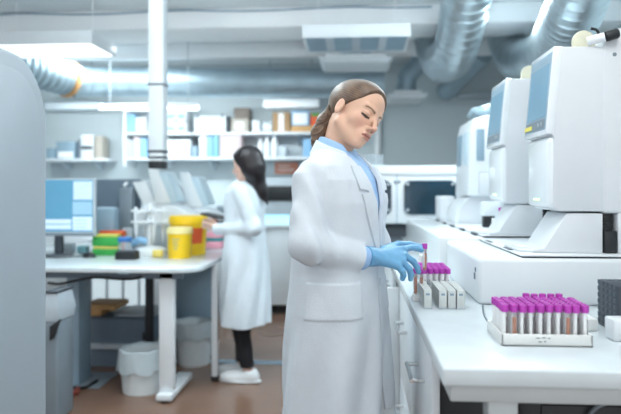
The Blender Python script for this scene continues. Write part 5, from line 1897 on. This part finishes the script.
    if cfg.get('glove_mat'):
        for h in cfg['hands']:
            pts = [Vector(h['wrist'])] + [Vector(x) for f in h['fingers'] for x in [f[0]] + f[1]] + [Vector(x) for x in h['thumb']]
            l = [min(q[i] for q in pts) - 0.06 for i in range(3)]
            u = [max(q[i] for q in pts) + 0.06 for i in range(3)]
            a = N(h['cuff'])
            w = N(h['wrist'])
            dr = (w - a) / np.linalg.norm(w - a)

            def glove(p, h=h, a=a, w=w, dr=dr):
                d = hand_sdf(p, h, 0.0005)
                t = (p - a) @ dr
                cf = sd_cone(p, a - dr * 0.01, w, 0.0335, 0.026)
                rim = np.exp(-((t - 0.004) / 0.004) ** 2) * 0.0018
                cf = np.maximum(cf - rim, -t)
                d = smin(d, cf, 0.016)
                d = d + 0.0009 * vnoise(p, 120, 1) * sstep(np.sqrt(((p - w) ** 2).sum(1)), 0.09, 0.02)
                return d
            kid('glove', glove, l, u, 0.0024, cfg['glove_mat'], 1)

    # hair
    hp = cfg['hair']

    def strands(q):
        a = np.arctan2(q[:, 1], q[:, 2] - 0.015)
        return (np.sin(a * 74 + 2.0 * np.sin(q[:, 0] * 60)) + 0.7 * np.sin(a * 131 + 1.0 + 3 * np.sin(q[:, 0] * 35))) / 1.7

    def hair_tone(v):
        q = po.to_head(v)
        s = 0.5 + 0.5 * strands(q)
        if hp['style'] == 'ponytail':
            s = np.clip(s * 0.75 + 0.25 * vnoise(q, 90, 2) + sstep(-q[:, 0], 0.10, 0.15) * 0.45, 0, 1)
        return N(lin(hp['dark']))[None] * (1 - s[:, None]) + N(lin(hp['light']))[None] * s[:, None]

    def hair(p):
        q = po.to_head(p)
        x, y, z = q[:, 0], np.abs(q[:, 1]), q[:, 2]
        m = np.stack([x, y, z], 1)
        cap = sd_ell(q, (-0.014, 0, 0.038), (0.098, 0.079, 0.081))
        cap = smin(cap, sd_ell(q, (0.026, 0, 0.052), (0.064, 0.065, 0.060)), 0.03)
        if hp['style'] == 'ponytail':
            zb = np.where(x > 0.012, 0.022 + 0.80 * (x - 0.012) + 4.0 * np.clip(x - 0.055, 0, 1) ** 1.35 * 1.0, 0.022 - 1.0 * (0.012 - x))
            zb = zb - 0.40 * np.clip(y - 0.018, 0, 1) * (x > 0.0)
            zb = np.maximum(zb, -0.075 - 0.1 * x)
            d = smax(cap, (zb - z) * 0.72, 0.010)
            d = d + 0.0005 * strands(q) + 0.002 * np.exp(-(y / 0.004) ** 2) * (x > -0.03)
            tail = sd_chain(p, [N(j) for j in hp['tail']], hp['tail_r'], 0.012)
            tail = tail + 0.0022 * np.sin(q[:, 1] * 420 + 2 * np.sin(z * 40)) * 0.6 + 0.0012 * np.sin((x + z) * 700)
            d = smin(d, tail, 0.006)
        else:
            zb = np.where(x > 0.040, -0.03 + 2.4 * (x - 0.040), -0.03 - 3.5 * (0.040 - x))
            d = smax(cap, (zb - z) * 0.5, 0.010)
            fall = sd_chain(p, [N(j) for j in hp['tail']], hp['tail_r'], 0.03)
            d = smin(d, fall, 0.03)
            d = d + 0.0012 * strands(q)
        return d
    hc = po.Hc
    tl = [Vector(t) for t in hp['tail']]
    l = [min(min(t[i] for t in tl) - 0.09, hc[i] - 0.16) for i in range(3)]
    u = [max(max(t[i] for t in tl) + 0.09, hc[i] + 0.16) for i in range(3)]
    hr = kid('hair', hair, l, u, hp['h'], hp['mat'], 1, hair_tone)
    if hp['style'] == 'ponytail':
        b = MB()
        t0, t1 = Vector(hp['tail'][0]), Vector(hp['tail'][1])
        M_ = (t0 + t1) / 2
        ring = []
        ax = (t1 - t0).normalized()
        b.lathe([(0.0125, -0.006), (0.0190, -0.005), (0.0190, 0.005), (0.0125, 0.006)], M_, 20, ax)
        me = _mesh('hair_tie', b, MATS['hair_dark'], (0, 0, 0))
        o = bpy.data.objects.new('hair_tie', me)
        COL.objects.link(o)
        o.parent = hr

    # lapels: turned-back cloth lying on the chest either side of the opening
    if cfg.get('lapels'):
        for sy in (-1, 1):
            zs = [1.05, 1.09, 1.13, 1.17, 1.21, 1.245, 1.268, 1.272, 1.278, 1.282, 1.30, 1.32, 1.34, 1.355]
            yo = [0.006, 0.026, 0.046, 0.064, 0.080, 0.090, 0.094, 0.066, 0.066, 0.098, 0.104, 0.104, 0.100, 0.094]
            front, back = [], []
            nc = 9
            xl = None
            for z, o_ in zip(zs, yo):
                yi = float(vhalf(np.array([z * sc]))[0]) + 0.001
                rf_, rb_ = [], []
                for k in range(nc):
                    y = sy * (yi + (max(o_ * sc, yi + 0.004) - yi) * k / (nc - 1))
                    xs = np.linspace(0.0, 0.22, 300).astype(np.float32)
                    v = coat(np.stack([xs, np.full(300, y, np.float32), np.full(300, z * sc, np.float32)], 1))
                    ins = np.where(v < 0)[0]
                    x = float(xs[ins[-1]]) if len(ins) else (xl[k] if xl else 0.1)
                    rf_.append(x)
                xl = rf_
                front.append([Vector((x + 0.0075, sy * (yi + (max(o_ * sc, yi + 0.004) - yi) * k / (nc - 1)) * 1.03, z * sc)) for k, x in enumerate(rf_)])
                back.append([Vector((x - 0.002, sy * (yi + (max(o_ * sc, yi + 0.004) - yi) * k / (nc - 1)), z * sc)) for k, x in enumerate(rf_)])
            b = MB()
            b.loft([f + g[::-1] for f, g in zip(front, back)])
            me = _mesh('lapel', b, cfg['coat_mat'], (0, 0, 0), 50)
            o = bpy.data.objects.new('lapel', me)
            COL.objects.link(o)
            o.parent = co

    # buttons down the far edge of the opening
    for zz in cfg['buttons']:
        z = zz * sc
        y = float(vhalf(np.array([z]))[0]) + 0.020
        xs = np.linspace(0.02, 0.25, 400).astype(np.float32)
        pts = np.stack([xs, np.full(400, y, np.float32), np.full(400, z, np.float32)], 1)
        v = coat(pts)
        ins = np.where(v < 0)[0]
        if len(ins) == 0:
            continue
        x = float(xs[ins[-1]])
        b = MB()
        b.lathe([(0.001, 0.0035), (0.0065, 0.0035), (0.0085, 0.002), (0.0085, -0.002)], (x, y, z), 14, (1, 0.25, 0.05))
        me = _mesh('button', b, MATS['button'], (0, 0, 0))
        o = bpy.data.objects.new('button', me)
        COL.objects.link(o)
        o.parent = co
    return root


def tone_mat(name, rough, sss=0.0, bump=0.0, sheen=0.0, aniso=0.0, spec=0.5):
    """material whose base colour is the mesh's own 'tone' attribute, broken up by a fine noise"""
    m = bpy.data.materials.new(name)
    m.use_nodes = True
    nt = m.node_tree
    N_, L = nt.nodes, nt.links
    b = N_['Principled BSDF']
    at = N_.new('ShaderNodeAttribute')
    at.attribute_name = 'tone'
    nz = N_.new('ShaderNodeTexNoise')
    nz.inputs['Scale'].default_value = 90
    mx = N_.new('ShaderNodeMix')
    mx.data_type = 'RGBA'
    mx.blend_type = 'MULTIPLY'
    mx.inputs['Factor'].default_value = 0.12
    L.new(at.outputs['Color'], mx.inputs['A'])
    L.new(nz.outputs['Color'], mx.inputs['B'])
    L.new(mx.outputs['Result'], b.inputs['Base Color'])
    b.inputs['Roughness'].default_value = rough
    b.inputs['Specular IOR Level'].default_value = spec
    b.inputs['Subsurface Weight'].default_value = sss
    b.inputs['Subsurface Radius'].default_value = (0.010, 0.004, 0.002)
    b.inputs['Subsurface Scale'].default_value = 0.6
    b.inputs['Sheen Weight'].default_value = sheen
    MATS[name] = m
    return m


tone_mat('skin', 0.5, sss=0.12, spec=0.35)
tone_mat('hair_brown', 0.42, sheen=0.1)
tone_mat('hair_black', 0.38)
mat('hair_dark', '4a372a', 0.6)
mat('coat_white', 'd3dae1', 0.85, var=0.02, scale=25, bump=0.25, bscale=220)
mat('coat_blue_white', 'd6e0e8', 0.85, var=0.02, scale=25, bump=0.2, bscale=200)
mat('shirt_blue', '9dbfe6', 0.8, var=0.05, scale=60, bump=0.2, bscale=300)
mat('shirt_pale', 'cfd9e4', 0.8)
mat('trouser_grey', '39414d', 0.85)
mat('trouser_black', '14161c', 0.8)
mat('shoe_white', 'e8ecef', 0.55)
mat('shoe_dark', '23262b', 0.5)
mat('glove_blue', '70a9d0', 0.42, var=0.05, scale=40, bump=0.2, bscale=90, sss=0.05)
mat('button', 'c9d3da', 0.35)

# ---------------------------------------------------------------- the woman at the bench
phi = math.radians(24)
po = Pose((-0.055, 2.03, 0), -phi)
po.set_head(math.radians(41), math.radians(16), math.radians(24), P(374.0, 119.2, 1.97))
L_ = lambda u, v, D: po.loc_of(P(u, v, D))
rw = L_(371, 256.5, 1.925)
hand_r = dict(wrist=rw, cuff=L_(365.5, 256.5, 1.905), fingers=[
    (L_(403, 249.5, 1.985), [L_(411, 247.5, 2.015), L_(417, 248, 2.03), L_(421.5, 250, 2.035)]),
    (L_(405, 256, 1.965), [L_(413, 261, 1.98), L_(417, 267, 1.99), L_(418.5, 272, 1.995)]),
    (L_(402.5, 261.5, 1.945), [L_(409, 268.5, 1.95), L_(411, 274.5, 1.96), L_(410.5, 279, 1.965)]),
    (L_(397, 265.5, 1.93), [L_(402, 270.5, 1.93), L_(403.5, 275, 1.94), L_(402.5, 278.5, 1.945)])],
    thumb=[L_(383, 251, 1.965), L_(398, 244.5, 2.02), L_(409, 244.5, 2.05), L_(420, 246.5, 2.05)])
lw = L_(377, 247, 2.22)
hand_l = dict(wrist=lw, cuff=L_(372, 246, 2.20), fingers=[
    (L_(394, 246, 2.22), [L_(402, 249, 2.22), L_(405, 253, 2.22), L_(406, 257, 2.22)]),
    (L_(394, 247, 2.25), [L_(402, 250, 2.25), L_(405, 254, 2.25), L_(406, 258, 2.25)]),
    (L_(393, 248, 2.275), [L_(401, 251, 2.28), L_(404, 255, 2.28), L_(405, 258, 2.28)]),
    (L_(392, 249, 2.30), [L_(399, 252, 2.31), L_(401, 255, 2.31), L_(402, 258, 2.31)])],
    thumb=[L_(381, 248, 2.19), L_(389, 251, 2.16), L_(395, 254, 2.16), L_(400, 256, 2.16)])
tail = [L_(336, 106, 2.04), L_(331.5, 108, 2.06), L_(324, 121, 2.06), L_(319, 132, 2.06), L_(317, 142, 2.055), L_(315, 150, 2.05)]
woman = make_person(dict(
    pose=po, label='woman with ponytail, white lab coat and blue gloves, looking down while picking a tube', skin=MATS['skin'],
    skin_tone='e4b9a0', brow='5f4230', neck_base=(-0.012, 0.0, 1.385),
    arms=[dict(joints=[(-0.016, -0.158, 1.312), L_(306, 245, 1.83), L_(360.5, 257.5, 1.90)]),
          dict(joints=[(-0.012, 0.165, 1.320), (0.035, 0.215, 1.09), L_(371, 246, 2.195)])],
    hands=[hand_r, hand_l],
    legs=[[(0, -0.09, 0.86), (0.012, -0.088, 0.47), (-0.02, -0.09, 0.085)], [(0, 0.09, 0.86), (0.015, 0.088, 0.47), (-0.01, 0.10, 0.085)]],
    leg_r=[0.088, 0.068, 0.058], bounds=((-0.24, -0.31, 0.0), (0.42, 0.36, 1.70)), h_body=0.0026, h_coat=0.0036,
    hem=0.575, gap=0.022, lapels=1, coat_mat=MATS['coat_white'], shirt_mat=MATS['shirt_blue'], trouser_mat=MATS['trouser_grey'],
    shoe_mat=MATS['shoe_white'], glove_mat=MATS['glove_blue'], buttons=[1.27, 1.19, 1.09, 0.99],
    hair=dict(style='ponytail', dark='47342a', light='8b6e56', mat=MATS['hair_brown'], h=0.0026, tail=tail,
              tail_r=[0.012, 0.012, 0.022, 0.024, 0.018, 0.005])))

# ---------------------------------------------------------------- the colleague at the far desk
po2 = Pose((XY(245.5, 4.15), 4.15, 0), PI - math.radians(6), 0.965)
po2.set_head(PI + math.radians(4) + math.radians(2), math.radians(14), 0.0, P(235.5, 167, 4.10))
L2 = lambda u, v, D: po2.loc_of(P(u, v, D))


def far_hand(u, v, D):
    w = L2(u, v, D)
    f = []
    for i in range(4):
        k = L2(u - 11, v - 3 + i * 1.6, D + 0.01 * i)
        f.append((k, [L2(u - 15, v - 5 + i * 1.6, D + 0.01 * i), L2(u - 18, v - 5.5 + i * 1.6, D + 0.01 * i), L2(u - 20, v - 5 + i * 1.6, D + 0.01 * i)]))
    return dict(wrist=w, cuff=L2(u + 5, v + 1, D), fingers=f, thumb=[L2(u - 4, v - 2, D), L2(u - 8, v - 6, D), L2(u - 12, v - 8, D), L2(u - 15, v - 9, D)])


tail2 = [po2.head_pt((-0.018, 0, 0.035)), po2.head_pt((-0.030, 0, -0.03)), L2(254.5, 178, 4.13), L2(260.5, 190, 4.13), L2(267.5, 204, 4.13)]
colleague = make_person(dict(
    pose=po2, label='woman with long black hair and white lab coat standing in profile at far desk', skin=MATS['skin'],
    skin_tone='e6bfae', brow='2a2020', neck_base=(-0.014, 0.0, 1.335),
    arms=[dict(joints=[(-0.012, 0.158, 1.270), L2(254, 228, 4.0), L2(217, 229, 4.12)]),
          dict(joints=[(-0.012, -0.158, 1.270), L2(252, 229, 4.33), L2(218, 226, 4.27)])],
    hands=[far_hand(222.5, 228, 4.13), far_hand(223, 225, 4.27)],
    legs=[[(0, 0.07, 0.84), (0.03, 0.065, 0.46), (-0.03, 0.06, 0.10)], [(0, -0.08, 0.84), (0.04, -0.08, 0.46), (0.05, -0.09, 0.10)]],
    leg_r=[0.085, 0.066, 0.046], bounds=((-0.30, -0.36, 0.0), (0.42, 0.34, 1.66)), h_body=0.0042, h_coat=0.0048,
    hem=0.385, fold=0.4, gap=0.01, pocket=0, coat_mat=MATS['coat_blue_white'], shirt_mat=MATS['shirt_pale'], trouser_mat=MATS['trouser_black'],
    shoe_mat=MATS['shoe_white'], glove_mat=None, buttons=[],
    hair=dict(style='long', dark='120f12', light='2b2328', mat=MATS['hair_black'], h=0.0042, tail=tail2,
              tail_r=[0.080, 0.080, 0.066, 0.045, 0.006])))
# ================================================================ camera, light, view
cam = bpy.data.cameras.new('camera')
cam.sensor_fit = 'HORIZONTAL'
cam.sensor_width = 36
cam.lens = F / 621 * 36
cam.shift_y = -(207 - HV) / 621
cam.clip_start = 0.05
cam.dof.use_dof = True
cam.dof.focus_distance = 1.97
cam.dof.aperture_fstop = 1.95
co_ = bpy.data.objects.new('camera', cam)
co_.location = (0, 0, CAMH)
co_.rotation_euler = (PI / 2, 0, YAW)
COL.objects.link(co_)
SC.camera = co_

w = bpy.data.worlds.new('world')
SC.world = w
w.use_nodes = True
bg = w.node_tree.nodes['Background']
bg.inputs['Color'].default_value = (0.94, 0.975, 1.0, 1)
bg.inputs['Strength'].default_value = 1.65


def area(name, loc, size, power, color=(1, 1, 1), rot=(0, 0, 0), size_y=None):
    l = bpy.data.lights.new(name, 'AREA')
    l.energy = power
    l.color = color
    l.shape = 'RECTANGLE'
    l.size = size
    l.size_y = size_y or size
    o = bpy.data.objects.new(name, l)
    o.location = loc
    o.rotation_euler = rot
    COL.objects.link(o)
    return o


LAMPS()

SC.view_settings.view_transform = 'Standard'
SC.view_settings.look = 'None'
SC.view_settings.gamma = 1
SC.view_settings.use_curve_mapping = False
SC.view_settings.exposure = -0.13
